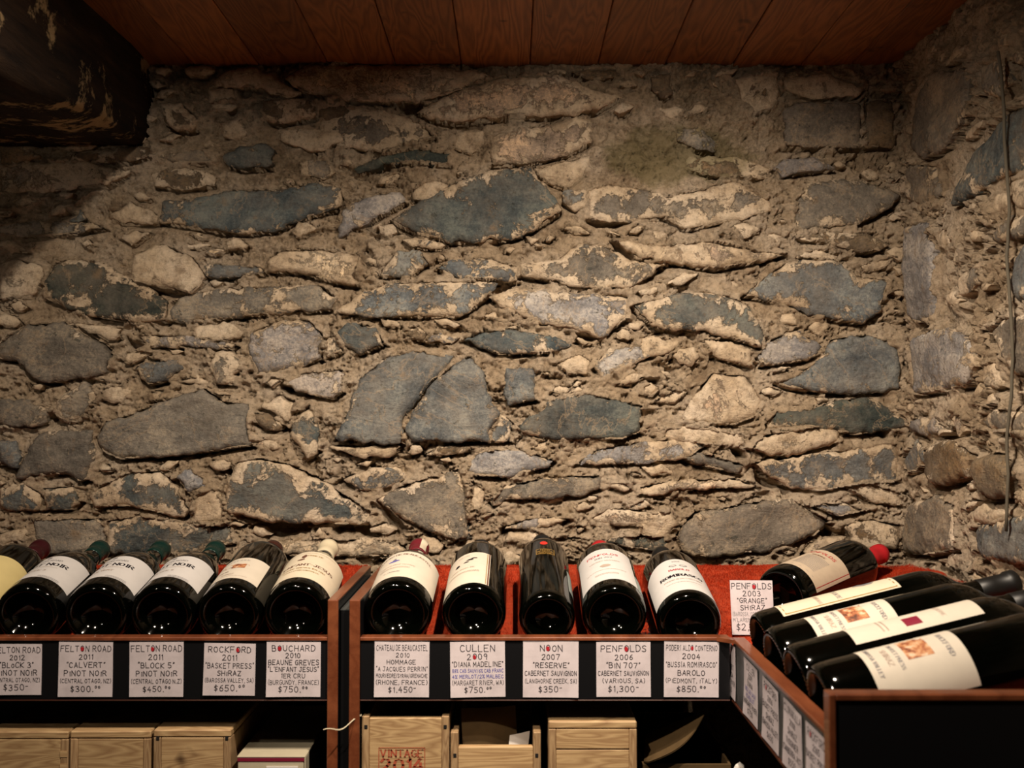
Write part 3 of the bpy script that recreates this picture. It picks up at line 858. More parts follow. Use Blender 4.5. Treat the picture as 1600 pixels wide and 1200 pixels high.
# root hanging down the right wall ------------------------------------------
rp = [PX(a, b, XR - .022) for a, b in ((1560, 80), (1566, 130), (1572, 260), (1577, 330), (1573, 400), (1578, 470), (1582, 560), (1580, 620), (1573, 680), (1575, 740), (1572, 830))]
rp2 = []
for i in range(len(rp) - 1):
    for t in (0, .34, .67):
        q = rp[i].lerp(rp[i + 1], t); q.y += rnd.uniform(-.002, .002); rp2.append(q)
ro = MB().tube(rp2 + [rp[-1]], 0.0027, 7).build('dry_root', plain('dry_root_bark', (0.10, 0.085, 0.06), .9), smooth=True)
tag(ro, 'thin grey dry root hanging down the right hand stone wall', 'root')
# ------------------------------------------------------------------ pen strokes for lettering
G = {
'A': '0,0 2,6 4,0|1,2 3,2', 'B': '0,0 0,6 2.6,6 3.4,5 3.2,3.8 2.2,3.2 0,3.1|2.2,3.2 3.8,2.6 3.9,1 2.8,0 0,0', 'C': '4,5.1 2.8,6 1.2,5.8 .2,4.2 .1,2 1,.3 2.6,0 4,.9',
'D': '0,0 0,6 2,6 3.6,4.8 4,3 3.5,1 2,0 0,0', 'E': '4,6 0,6 0,0 4,0|0,3.1 3.2,3.2', 'F': '4,6 0,6 0,0|0,3.1 3.1,3.2', 'G': '4,5.2 2.6,6 1,5.5 .1,3.4 .6,.9 2.4,0 4,.8 4,2.8 2.4,2.8',
'H': '0,6 0,0|4,6 4,0|0,3 4,3', 'I': '1.2,6 1.2,0|.9,6 1.7,6', 'J': '1,6 4,6|3,6 3,1.2 2,0 .6,.2 0,1.4', 'K': '0,6 0,0|4,6 0,2.8 4,0', 'L': '0,6 0,0 3.6,0',
'M': '0,0 .3,6 2.2,2 4.2,6 4.6,0', 'N': '0,0 0,6 4,0 4,6', 'O': '2,6 .6,5.2 0,3 .6,.8 2,0 3.4,.8 4,3 3.4,5.2 2,6', 'P': '0,0 0,6 2.6,6 3.8,5 3.6,3.6 2.4,2.8 0,2.8',
'Q': '2,6 .6,5.2 0,3 .6,.8 2,0 3.4,.8 4,3 3.4,5.2 2,6|2.4,1.6 4.2,-.6', 'R': '0,0 0,6 2.6,6 3.7,5 3.5,3.8 2.4,3 0,3|1.8,3 4,0', 'S': '3.8,5.2 2.4,6 .8,5.6 .4,4.3 1.4,3.3 3,2.8 3.8,1.6 3,.3 1.4,0 0,.8',
'T': '0,6 4.2,6|2.1,6 2.1,0', 'U': '0,6 0,1.6 1,.1 2.8,.1 3.9,1.6 4,6', 'V': '0,6 2,0 4,6', 'W': '0,6 1.2,0 2.6,4 4,0 5.2,6', 'X': '0,6 4,0|4,6 0,0', 'Y': '0,6 2,3 4,6|2,3 2,0', 'Z': '0,6 4,6 0,0 4,0',
'0': '2,6 .7,5.2 .2,3 .7,.8 2,0 3.3,.8 3.8,3 3.3,5.2 2,6', '1': '.6,4.8 1.6,6 1.6,0', '2': '.2,4.8 1.2,6 3,5.8 3.6,4.4 2.6,2.6 0,0 4,0', '3': '.3,5.4 2,6 3.5,5 3,3.6 1.6,3.1|1.6,3.1 3.4,2.6 3.7,1 2.2,0 .2,.6',
'4': '2.6,6 .2,2.2 3.8,2.2|2.8,4 2.8,-.2', '5': '3.8,6 .8,6 .5,3.4 2.4,3.7 3.8,2.5 3.4,.6 1.8,0 .2,.6', '6': '3.4,5.8 1.6,4.8 .4,2.4 1,.3 2.6,0 3.7,1.4 3.1,3 1.4,3.2 .4,2.2',
'7': '.1,6 4,6 1.6,0', '8': '2,3.2 .5,4.2 .8,5.6 2,6 3.3,5.6 3.5,4.2 2,3.2 .3,2 .6,.5 2,0 3.5,.5 3.7,2 2,3.2', '9': '3.6,4.6 2.4,6 .8,5.6 .4,4.2 1.4,3 3,3.3 3.6,4.6 3,0',
'$': '3.6,4.8 2.2,5.4 .8,4.8 .8,3.6 3.2,2.4 3.4,1.2 2,.5 .4,1.1|2,6.6 2,-.8', '"': '.4,6.6 .2,5.2|1.4,6.6 1.2,5.2', "'": '.6,6.6 .4,5.2', '(': '1.6,6.6 .5,4.6 .4,1.6 1.6,-.6', ')': '.2,6.6 1.3,4.6 1.4,1.6 .2,-.6',
',': '.7,.6 .3,-1', '.': '.4,.1 .8,.1 .8,.5', '-': '.2,3 2.4,3', '_': '.1,4.6 2.4,4.6', '/': '0,-.5 2.4,6.5', '%': '.2,6 1.4,6 1.4,4.6 .2,4.6 .2,6|0,0 4,6|2.6,1.4 3.8,1.4 3.8,0 2.6,0 2.6,1.4', '`': '.2,7.6 1.6,6.8', ' ': '', '#': '1,3.6 .2,4.2 .2,5.4 1,6 1.8,5.4 1.8,4.2 1,3.6'}
SER = set('ABDEFHIKLMNPRTUVWXYZ14')
def text_polys(txt, size, wdt, jit=0.0, r_=None, serif=False, small=0.78, gap=1.3, arc=0.0):
    """flat quads for a line of lettering, centred on s = 0, baseline t = 0; capital letters after a ~ are larger"""
    r_ = r_ or random.Random(3)
    quads = []; x = 0.0; first = True
    u = size / 6.0
    big = True
    items = []
    for ch in txt:
        if ch == ' ':
            x += 2.6 * u; big = True; continue
        g = G.get(ch.upper())
        if g is None: continue
        isl = ch.isalpha()
        k = (1.0 if (ch.isupper() or not isl) else small)
        big = False
        mx = 0
        dy = r_.uniform(-jit, jit) * size * .5; sk = r_.uniform(-jit, jit) * .6; kk = k * (1 + r_.uniform(-jit, jit) * .5)
        for st in g.split('|'):
            if not st: continue
            pts = []
            for q in st.split():
                a, b = q.split(','); a = float(a) + r_.uniform(-jit, jit) * 1.2; b = float(b) + r_.uniform(-jit, jit) * 1.2
                mx = max(mx, a)
                pts.append((x + (a + sk * b) * u * kk, b * u * kk + dy))
            items.append((pts, ch.upper() in SER and serif, u * kk))
        x += (mx + gap) * u * k
    W = x - gap * u
    for pts, sf, uu in items:
        pts = [(a - W / 2, b) for a, b in pts]
        segs = [(pts[i], pts[i + 1]) for i in range(len(pts) - 1)]
        if sf:
            for e in (pts[0], pts[-1]):
                if abs(e[1]) < .3 * uu or abs(e[1] - 6 * uu) < .4 * uu:
                    segs.append(((e[0] - .75 * uu, e[1]), (e[0] + .75 * uu, e[1])))
        for (a, b) in segs:
            dx, dy = b[0] - a[0], b[1] - a[1]; L = math.hypot(dx, dy)
            if L < 1e-7: continue
            dx /= L; dy /= L; hw = wdt / 2
            if serif: hw *= (1.35 if abs(dy) > .7 else .6)
            ax, ay = a[0] - dx * hw * .7, a[1] - dy * hw * .7; bx, by = b[0] + dx * hw * .7, b[1] + dy * hw * .7
            quads.append([(ax - dy * hw, ay + dx * hw), (ax + dy * hw, ay - dx * hw), (bx + dy * hw, by - dx * hw), (bx - dy * hw, by + dx * hw)])
    if arc:
        quads = [[(s * (1), t - arc * s * s) for s, t in q] for q in quads]
    return quads, W
def rect(s0, s1, t0, t1, n=6):
    out = []
    for i in range(n):
        a = s0 + (s1 - s0) * i / n; b = s0 + (s1 - s0) * (i + 1) / n
        out.append([(a, t0), (b, t0), (b, t1), (a, t1)])
    return out
def blob(cx, cy, rx, ry, n=10, r_=None, jit=.25):
    r_ = r_ or random.Random(5)
    pts = [(cx + math.cos(2 * math.pi * i / n) * rx * (1 + r_.uniform(-jit, jit)), cy + math.sin(2 * math.pi * i / n) * ry * (1 + r_.uniform(-jit, jit))) for i in range(n)]
    return [[(cx, cy), pts[i], pts[(i + 1) % n]] for i in range(n)]
def polys_to(name, polys, fn, mat, parent):
    v = []; f = []
    for q in polys:
        n = len(v); v += [tuple(fn(s, t)) for s, t in q]; f.append(tuple(range(n, n + len(q))))
    return mk(name, v, f, mat, parent)

# ------------------------------------------------------------------ racks
YF = 1.612                      # front plane of the two straight racks
TOPZ = P(512, 938, YF).z        # top of the upright panels
RZ1 = P(700, 996, YF).z; RZ0 = P(700, 1095, YF).z
PB = 1.985                      # back end of the uprights
def bx(px0, px1, Y=YF): return P(px0, 1000, Y).x, P(px1, 1000, Y).x
def upright(parent, x0, x1, name='side_panel', yf=YF, top=TOPZ, label=None, yb=PB):
    """black panel with a cherry edge band on front and top"""
    o = MB().box((x0, yf + .003, .02), (x1, yb, top - .002), .0006).build(name, M['laminate'], parent)
    if label: o['label'] = label
    e = MB().box((x0 - .0003, yf - .0005, .02), (x1 + .0003, yf + .003, top), .0008).box((x0 - .0003, yf, top - .002), (x1 + .0003, yb, top + .0006), .0005)
    e.build('edge_band', M['veneer'], o)
    return o
def front_rail(parent, x0, x1, yf=YF):
    o = MB().box((x0, yf + .004, RZ0 + .001), (x1, yf + .022, RZ1 - .006), .0006).build('front_rail', M['laminate'], parent)
    MB().box((x0, yf + .001, RZ1 - .006), (x1, yf + .023, RZ1), .0012).build('rail_cap', M['veneer'], o)
    MB().box((x0, yf + .003, RZ0 - .001), (x1, yf + .006, RZ0 + .0005), .0004).build('rail_foot', M['veneer_shaded'], o)
    return o
SLOPE = .188; CZ0 = CAMZ - .372; CY0 = 1.636
def carpet_z(x, y):
    t = float(np.clip((x - .12) / .24, 0, 1)); t = t * t * (3 - 2 * t)
    z1 = CZ0 - .018 * t + (SLOPE + .040 * t) * (y - CY0)
    z1 = min(z1, CZ0 + SLOPE * .41)
    if x < .30: return z1
    z2 = CAMZ - .402 + .225 * (x - .352)
    z2 = min(z2, CAMZ - .402 + .225 * (.785 - .352))
    q = float(np.clip((x - .62) / .15, 0, 1)) * float(np.clip((y - 1.62) / .2, 0, 1)); z2 += .018 * q * q * (3 - 2 * q)
    k = .012; h = max(k - abs(z1 - z2), 0) / k
    return max(z1, z2) + h * h * k * .25
LX0 = -1.42
lx = bx(512, 528); rx_ = bx(546, 562)
rack_l = empty('wine_rack', 'black wine rack with cherry edging at the left, holding six tilted bottles', 'rack', loc=(lx[0], YF, 0))
rack_l.matrix_world = Matrix.Translation((0, 0, 0)); rack_l.location = (0, 0, 0)
upright(rack_l, lx[0], lx[1])
upright(rack_l, LX0 - .016, LX0)
front_rail(rack_l, LX0, lx[0])
def deck(parent, x0, x1):
    b = MB(); n = len(b.v)
    y0, y1 = YF + .024, YF + .44
    b.prism([(x0, y0, CAMZ - .395), (x0, y0, CZ0 - .004 + (y0 - CY0) * SLOPE), (x0, y1, CZ0 - .004 + (y1 - CY0) * SLOPE - .003), (x0, y1, CAMZ - .395)], (x1 - x0, 0, 0))
    return b.build('sloping_deck', M['laminate'], parent)
deck(rack_l, LX0, lx[0])
LOWZ = .62
MB().box((LX0, YF + .03, LOWZ - .018), (lx[0], YF + .44, LOWZ)).build('lower_shelf', M['laminate'], rack_l)
MB().box((LX0, YF + .44, .02), (lx[0], YF + .452, CAMZ - .40)).build('back_panel', M['laminate'], rack_l)
rack_r = empty('wine_rack', 'black wine rack with cherry edging in the middle, holding five spaced bottles', 'rack')
upright(rack_r, rx_[0], rx_[1])
WX = P(1142, 996, YF).x         # outer face of the wing
front_rail(rack_r, rx_[1], WX - .001)
deck(rack_r, rx_[1], .30)
MB().box((rx_[1], YF + .03, LOWZ - .018), (WX - .002, YF + .44, LOWZ)).build('lower_shelf', M['laminate'], rack_r)
MB().box((rx_[1], YF + .44, .02), (WX - .002, YF + .452, CAMZ - .42)).build('back_panel', M['laminate'], rack_r)
# filler strip between the racks
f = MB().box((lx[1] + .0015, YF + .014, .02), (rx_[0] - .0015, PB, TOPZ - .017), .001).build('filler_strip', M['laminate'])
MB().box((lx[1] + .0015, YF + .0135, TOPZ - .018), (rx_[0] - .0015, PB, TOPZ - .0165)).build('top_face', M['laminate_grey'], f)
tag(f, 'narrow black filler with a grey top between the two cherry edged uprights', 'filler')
# wing towards the camera
YE = 1.06
rack_w = empty('wine_rack', 'black corner rack wing at the right coming forward along the stone wall', 'rack')
EX = P(1296, 1085, YE).x; EZ = P(1400, 1085, YE).z
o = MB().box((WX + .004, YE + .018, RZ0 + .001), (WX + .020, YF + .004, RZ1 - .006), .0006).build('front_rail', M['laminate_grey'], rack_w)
MB().box((WX + .001, YE + .018, RZ1 - .006), (WX + .022, YF + .001, RZ1), .0012).prism([(WX - .022, YF + .001, RZ1 - .006), (WX + .001, YF - .02, RZ1 - .006), (WX + .001, YF + .001, RZ1 - .006)], (0, 0, .006)).build('rail_cap', M['veneer'], o)
MB().box((WX + .0015, YE + .018, RZ0 - .002), (WX + .006, YF + .004, RZ0 + .0005)).build('rail_foot', M['veneer_shaded'], o)
o = MB().box((EX, YE + .002, .02), (XR - .025, YE + .018, EZ - .002), .0006).build('end_panel', M['laminate'], rack_w)
MB().box((EX - .0005, YE - .0008, .02), (EX + .0065, YE + .002, EZ), .001).box((EX + .0065, YE - .0008, EZ - .0065), (XR - .025, YE + .002, EZ), .001).box((EX, YE + .001, EZ - .003), (XR - .025, YE + .018, EZ + .0005), .0005).box((EX - .0006, YE + .001, .02), (EX + .001, YE + .018, EZ), .0003).build('edge_band', M['veneer'], o)
MB().prism([(WX + .024, YE + .02, CAMZ - .44), (WX + .024, YE + .02, CAMZ - .413), (.79, YE + .02, CAMZ - .316), (.79, YE + .02, CAMZ - .44)], (0, YF - YE + .44, 0)).build('sloping_deck', M['laminate'], rack_w)
MB().box((.66, YE + .02, .02), (.672, YF + .42, CAMZ - .45)).build('back_panel', M['laminate'], rack_w)

# red felt ------------------------------------------------------------------
def felt(name, x0, x1, y0, y1, label, seed, step=.005, ends=None):
    nx = int((x1 - x0) / step) + 1; ny = int((y1 - y0) / step) + 1
    V = []; idx = {}
    ux = np.linspace(x0, x1, nx); uy = np.linspace(y0, y1, ny)
    X_, Y_ = np.meshgrid(ux, uy)
    nn = .0018 * fbm(X_ * 60, Y_ * 60, seed, 3) + .003 * fbm(X_ * 9, Y_ * 9, seed + 1, 2)
    F_ = []; ok = np.ones((ny, nx), bool)
    for j in range(ny):
        for i in range(nx):
            x, y = float(X_[j, i]), float(Y_[j, i])
            if ends: ok[j, i] = ends(x, y)
            z = carpet_z(x, y) + .0015 + nn[j, i]
            yy = y + (.006 * float(vnoise(np.array([x * 55.]), np.array([seed * 1.]), 3)[0]) if j == ny - 1 else 0)
            V.append((x, yy, z))
    for j in range(ny - 1):
        for i in range(nx - 1):
            if ok[j, i] and ok[j + 1, i] and ok[j, i + 1] and ok[j + 1, i + 1]:
                F_.append((j * nx + i, j * nx + i + 1, (j + 1) * nx + i + 1, (j + 1) * nx + i))
    o = mk(name, V, F_, M['felt'], smooth=True)
    tag(o, label, 'felt mat')
    # pile: short fibres standing on the felt
    r_ = np.random.RandomState(seed); k = int(60000 * (x1 - x0) * (y1 - y0) / .3)
    xs = r_.uniform(x0, x1, k); ys = y0 + (y1 - y0) * r_.uniform(0, 1, k) ** .8
    pv = []; pf = []
    for x, y in zip(xs, ys):
        if ends and not ends(x, y): continue
        z = carpet_z(x, y) + .001
        a = r_.uniform(0, 6.28); L = r_.uniform(.002, .0055); c_, s_ = math.cos(a) * .0005, math.sin(a) * .0005
        dx, dy = r_.uniform(-.002, .002, 2)
        n = len(pv); pv += [(x - c_, y - s_, z), (x + c_, y + s_, z), (x + dx, y + dy, z + L)]; pf.append((n, n + 1, n + 2))
    p_ = mk_np('pile', np.array(pv), np.array(pf), M['felt'], o, False); p_['kind'] = 'stuff'
    return o
felt('felt_mat', LX0 + .01, lx[0] - .002, YF + .026, 2.075, 'red felt lining under the bottles of the left rack', 21)
def _e(x, y):
    if x < .36 and y < YF + .026: return False
    if x > .795 + .01 * math.sin(y * 40): return False
    return not (x > .74 and y > 2.06 - (x - .74) * .8)
felt('felt_mat', rx_[1] + .002, WX - .002, YF + .026, 2.075, 'red felt lining under the spaced bottles of the middle rack', 31)
def _e(x, y):
    if y < YF + .026 and x < WX + .024: return False
    if x > .795 + .01 * math.sin(y * 40): return False
    return not (x > .74 and y > 2.06 - (x - .74) * .8)
felt('felt_mat', WX - .0015, .80, YE + .022, 2.075, 'red felt lining filling the corner and the wing at the right', 32, ends=_e)

# ------------------------------------------------------------------ bottles
def lathe(name, prof, mat, parent, seg=64, knurl=None, a0=None, a1=None):
    """prof: (r, z) pairs round local z; angle 0 is local +y and grows towards -x"""
    V = []; F_ = []
    full = a0 is None
    A = np.linspace(0, 2 * math.pi, seg, endpoint=False) if full else np.linspace(a0, a1, seg)
    for (r, z) in prof:
        for i, a in enumerate(A):
            zz = z
            if knurl and knurl[0] <= r <= knurl[1] and z < .0045 and i % 2: zz = z + knurl[2]
            V.append((-math.sin(a) * r, math.cos(a) * r, zz))
    n = len(A)
    for j in range(len(prof) - 1):
        for i in range(n if full else n - 1):
            i2 = (i + 1) % n
            F_.append((j * n + i, j * n + i2, (j + 1) * n + i2, (j + 1) * n + i))
    return mk(name, V, F_, mat, parent, smooth=True)
def shape(kind, R, L, body):
    base = [(.0005, .030), (.012, .029), (.024, .024), (R * .60, .014), (R * .72, .0040), (R * .78, .0006), (R * .83, 0), (R * .88, .0009), (R * .93, .0032), (R * .967, .0072), (R * .99, .0125), (R, .020)]
    nr = .0170
    if kind == 'bordeaux':
        s = [(R, body), (R * .985, body + .009), (R * .93, body + .022), (R * .81, body + .036), (R * .64, body + .048), (R * .48, body + .057), (nr * 1.12, body + .068), (nr, body + .080)]
    else:
        s = [(R, body * .74), (R * .975, body * .80), (R * .90, body * .90), (R * .76, body + .010), (R * .60, body + .030), (R * .46, body + .048), (nr * 1.2, body + .066), (nr, body + .085)]
    top = [(nr * .96, L - .016), (nr * .96, L - .0145), (nr * 1.10, L - .0140), (nr * 1.10, L - .003), (nr * .98, L - .0005), (nr * .8, L), (.0005, L)]
    return base, s, top, nr
def bottle(label, base, dirv, R=.052, L=.345, body=.205, kind='bordeaux', cap='black', cap_from=.0, group=None, roll=0.0, lab=None, back=None, band=None, capmat=None):
    d = Vector(dirv).normalized(); up = (Vector((0, 0, 1)) - d * d.z).normalized()
    y = (Matrix.Rotation(0, 3, d) @ up); x = y.cross(d)
    mw = Matrix((x, y, d)).transposed().to_4x4(); mw.translation = Vector(base)
    e = empty('wine_bottle', label, 'bottle', group); e.matrix_world = mw
    bs, s, top, nr = shape(kind, R, L, body)
    z0 = body + .090 if not cap_from else cap_from
    lathe('glass_body', bs + s + [(nr * .98, L - .017)] + [(nr * .9, L - .004), (.0004, L - .003)], M['glass'], e, 96, (R * .70, R * .95, .0013))
    g = .0005
    prof = [(nr + g * .2, z0), (nr + g + .0003, z0 + .0005)] + [(nr * .99 + g, (z0 + L - .016) / 2), (nr * .97 + g, L - .0165), (nr * 1.10 + g, L - .0145), (nr * 1.10 + g, L - .002), (nr * .96, L + .0008), (nr * .75, L + .0012), (.0005, L + .0014)]
    lathe('capsule', prof, CAP[cap], e, 40)
    def cyl(rr):
        return lambda s_, t_: (-math.sin(s_ / R + roll_) * rr, math.cos(s_ / R + roll_) * rr, t_)
    if lab:
        roll_ = math.radians(lab.get('roll', 0)); W = lab['w']; t0, t1 = lab['t']
        hw = W / 2 / R
        prof = [(R + .00035, t0 + (t1 - t0) * k / 6) for k in range(7)]
        if lab.get('arch'):
            V = []; F_ = []; n = 40
            for i in range(n + 1):
                q = -1 + 2 * i / n; a = roll_ + q * hw; tt = t1 - lab['arch'] * (abs(q) ** 2.2)
                for k in range(7):
                    t_ = t0 + (tt - t0) * k / 6
                    V.append((-math.sin(a) * (R + .00035), math.cos(a) * (R + .00035), t_))
            for i in range(n):
                for k in range(6): F_.append((i * 7 + k, (i + 1) * 7 + k, (i + 1) * 7 + k + 1, i * 7 + k + 1))
            lo = mk('front_label', V, F_, M[lab['mat']], e, smooth=True)
        else:
            lo = lathe('front_label', prof, M[lab['mat']], e, 48, None, roll_ - hw, roll_ + hw)
        if lab.get('lb'): lo['label'] = lab['lb']
        NM = {'T': 'lettering', 'R': 'printed_line', 'B': 'emblem', 'L': 'small_print'}
        for i, (kind_, mat_, *a) in enumerate(lab['print']):
            L_ = []
            if kind_ == 'T':
                txt, s_, t_, size = a[:4]; arc = a[4] if len(a) > 4 else 0; wd = a[5] if len(a) > 5 else .16
                q, _ = text_polys(txt, size, size * wd, serif=(len(a) <= 6), arc=arc, small=.82)
                L_ += [[(s__ + s_, t__ + t_) for s__, t__ in p_] for p_ in q]
            elif kind_ == 'R': L_ += rect(*a)
            elif kind_ == 'B': L_ += blob(*a)
            elif kind_ == 'L':
                s0, s1, t_, n_, dt = a; r_ = random.Random(int(t_ * 1e4))
                for k in range(n_):
                    x_ = s0
                    while x_ < s1:
                        l_ = r_.uniform(.0008, .003); L_ += rect(x_, min(x_ + l_, s1), t_ - k * dt, t_ - k * dt + dt * .38, 1); x_ += l_ + .0008
            polys_to('picture' if mat_ == 'picture' else NM[kind_], L_, cyl(R + .00055 + i * .00004), M[mat_], lo)
    if back:
        roll_ = math.radians(back[0]); hw = back[1] / 2 / R
        lathe('back_label', [(R + .0003, back[2]), (R + .0003, back[3])], M['label_back'], e, 16, None, roll_ - hw, roll_ + hw)
    if band:
        lathe('neck_band', [(nr + .0011, band[0]), (nr + .0013, band[1])], M['pink'], e, 32)
    return e
def mat_picture():
    m, nt, b = new_mat('vineyard_picture')
    pos = N(nt, 'ShaderNodeNewGeometry').outputs['Position']
    c = ramp(nt, noise(nt, pos, 90, 5, .6), [(.36, (.10, .04, .025)), (.46, (.34, .11, .05)), (.54, (.55, .27, .12)), (.62, (.66, .50, .36))])
    nt.links.new(c, b.inputs['Base Color']); b.inputs['Roughness'].default_value = .5
    return m
M['picture'] = mat_picture()
TILT = math.radians(10.7)
def front_base(px, y=1.643, dz=0.0, R=.052):
    x = P(px, 960, y).x
    return Vector((x, y, carpet_z(x, y + .005) + .0035 + R / math.cos(TILT) + dz))
def fdir(b, pxn, Yn=1.98, rise=math.tan(TILT)):
    xn = P(pxn, 850, Yn).x
    L = Yn - b.y
    return Vector((xn - b.x, L, L * rise))
def pinot(roll, mono):
    return dict(w=.150, t=(.040, .145), roll=roll, mat='label_white', print=[
        ('B', 'ink_grey', 0, .136, .004, .004), ('T', 'ink_grey', 'FELTON ROAD', 0, .119, .0058, 0, .13), ('T', 'ink', 'PINOT NOIR', 0, .097, .0115),
        ('L', 'ink_pale', -.03, .03, .088, 1, .003), ('T', 'ink_pale', mono, 0, .070, .006), ('L', 'ink_grey', .015, .05, .046, 2, .004)])
B = {}
b = front_base(-62); bottle('burgundy capped bottle with a plain yellow label, cut off by the left frame edge', b, fdir(b, 62), kind='bordeaux', cap='burgundy', L=.352,
    lab=dict(w=.15, t=(.028, .150), roll=-8, mat='label_yellow', print=[('T', 'brown_ink', 'ESTATE', -.02, .085, .009)]))
for px, pn, lb, mn, cr in ((42, 157, 'dark bottle, white pinot label, green capsule, first after the yellow labelled one', 'BLOCK 3', -14), (149, 252, 'dark bottle, white pinot label, green capsule, second green capped from the left', 'CALVERT', -14),
                       (252, 338, 'dark bottle, white pinot label, green capsule, beside the brown capped bottle', 'BLOCK 5', -18)):
    b = front_base(px); bottle(lb, b, fdir(b, pn), kind='burgundy', cap='green', body=.200, lab=pinot(cr, mn), group=None)
b = front_base(357)
bottle('dark bottle with brown capsule and ivory label bearing a red brown cart picture', b, fdir(b, 427), cap='brown', body=.222,
    lab=dict(w=.115, t=(0.0340, 0.1360), roll=-16, mat='label_ivory', print=[('T', 'ink_grey', 'R O C K F O R D', 0, 0.1203, .0045), ('T', 'brown_ink', 'BASKET PRESS', -.022, 0.0685, .0042), ('B', 'picture', .002, 0.0968, .024, .0085, 14),
    ('R', 'picture', .0, .022, 0.0842, 0.1030), ('T', 'ink_pale', 'SHIRAZ', .0, 0.0528, .0045), ('L', 'ink_pale', -.03, .035, 0.0450, 1, .003)]))
b = front_base(462, R=.053)
bottle('cream capped bottle with a large cream label, beside the cherry upright', b, fdir(b, 513), R=.0535, kind='burgundy', cap='cream', cap_from=.285, body=.195, L=.350,
    lab=dict(w=.158, t=(0.0300, 0.1620), roll=-2, mat='label_cream', print=[('B', 'brown_ink', -.006, 0.1351, .004, .009, 9), ('B', 'brown_ink', -.009, 0.1204, .006, .004, 9), ('T', 'ink_gold', 'VIGNE DE', .012, 0.1376, .0045),
    ('T', 'brown_ink', "L'ENFANT-JESUS", .004, 0.0887, .0088), ('T', 'ink_gold', 'BEAUNE GREVES 1ER CRU', .002, 0.0740, .0045), ('T', 'ink_gold', 'APPELLATION CONTROLEE', 0, 0.0618, .0035), ('L', 'ink_gold', -.05, .05, 0.1522, 1, .002)]))
b = front_base(621, R=.054)
bottle('wide bottle, white arched lettering label, wine red capsule with a paper strip', b, fdir(b, 655), R=.0545, kind='burgundy', cap='wine', body=.200, cap_from=.290, L=.350,
    lab=dict(w=.160, t=(0.0280, 0.1560), roll=-6, mat='label_ivory', print=[('T', 'brown_ink', 'CHATEAU DE BEAUCASTEL', 0, 0.1391, .0062, 4.5), ('B', 'ink_blue', -.012, 0.1101, .009, .0045, 9), ('B', 'ink_grey', -.012, 0.1174, .003, .005, 7), ('T', 'ink_pale', 'CHATEAUNEUF DU PAPE', -.004, 0.0872, .0038, 3),
    ('L', 'ink_pale', -.034, .018, 0.0763, 2, .004), ('T', 'ink_grey', 'F. PERRIN', -.01, 0.0522, .004)]))
e7 = bpy.data.objects['wine_bottle.006'] if 'wine_bottle.006' in bpy.data.objects else None
b = front_base(740)
bottle('dark bottle with cream label, gold edge and two black leaf shapes', b, fdir(b, 752), R=.0515, cap='black', body=.222, L=.350,
    lab=dict(w=.092, t=(0.0130, 0.1680), roll=-24, mat='label_ivory', print=[('R', 'ink_gold', .0395, .0408, 0.0162, 0.1648, 1), ('R', 'brown_ink', .0425, .0450, 0.0130, 0.1680, 1), ('B', 'ink', -.012, 0.1142, .0045, .0065, 7), ('B', 'ink', .010, 0.1300, .0065, .0035, 7), ('B', 'ink', .017, 0.1364, .006, .0025, 7), ('B', 'ink', .004, 0.1206, .005, .0028, 7),
    ('T', 'ink_pale', 'CULLEN', -.002, 0.1506, .004), ('T', 'ink_pale', 'DIANA MADELINE', -.002, 0.0889, .004), ('L', 'ink_pale', -.03, .028, 0.0731, 2, .004)]))
b = front_base(855, R=.0455)
e = bottle('tall bare black bottle with a tiny gold printed panel and a red dot', b, Vector((P(847, 834, 2.0).x - b.x, 2.0 - b.y, (2.0 - b.y) * .225)), R=.0455, cap='black', body=.252, L=.365, back=(74, .03, .06, .15), cap_from=.335)
_r = .0458
def nfn(s_, t_): a = s_ / .0455 + math.radians(2); return (-math.sin(a) * _r, math.cos(a) * _r, t_)
q = rect(-.0165, .0165, .182, .1835) + rect(-.0165, .0165, .2065, .208) + rect(-.0165, -.0155, .182, .208, 1) + rect(.0155, .0165, .182, .208, 1)
for tx, tt in (('NOON', .200), ('RESERVE', .1925), ('CABERNET', .185)): q += [[(s_, t_ + tt) for s_, t_ in p_] for p_ in text_polys(tx, .0048, .0008)[0]]
polys_to('gold_print', q, nfn, M['ink_gold'], e)
_r2 = .0458
def dfn(s_, t_): a = s_ / .0455; return (-math.sin(a) * _r2, math.cos(a) * _r2, t_)
polys_to('red_dot', blob(0, .238, .0068, .0085, 20, None, 0), dfn, plain('red_sticker', (.62, .03, .02), .5), e)
b = front_base(961)
bottle('red capped bottle with off white label and red script, between bare bottle and crested one', b, fdir(b, 938), cap='red', body=.218, L=.350, back=(66, .028, .03, .10), cap_from=.27,
    lab=dict(w=.108, t=(0.0340, 0.1900), roll=-10, mat='label_white', print=[('T', 'ink_red', 'Penfolds', -.002, 0.1564, .0098, 0, .14, 1), ('T', 'ink_grey', 'BIN 707', 0, 0.1411, .0058), ('T', 'ink_pale', 'CABERNET SAUVIGNON', 0, 0.1258, .0036), ('B', 'ink_pale', 0, 0.1013, .009, .007, 14), ('L', 'ink_pale', -.035, .035, 0.0829, 1, .004), ('L', 'ink_pale', -.02, .02, 0.0646, 2, .004)]))
b = front_base(1078)
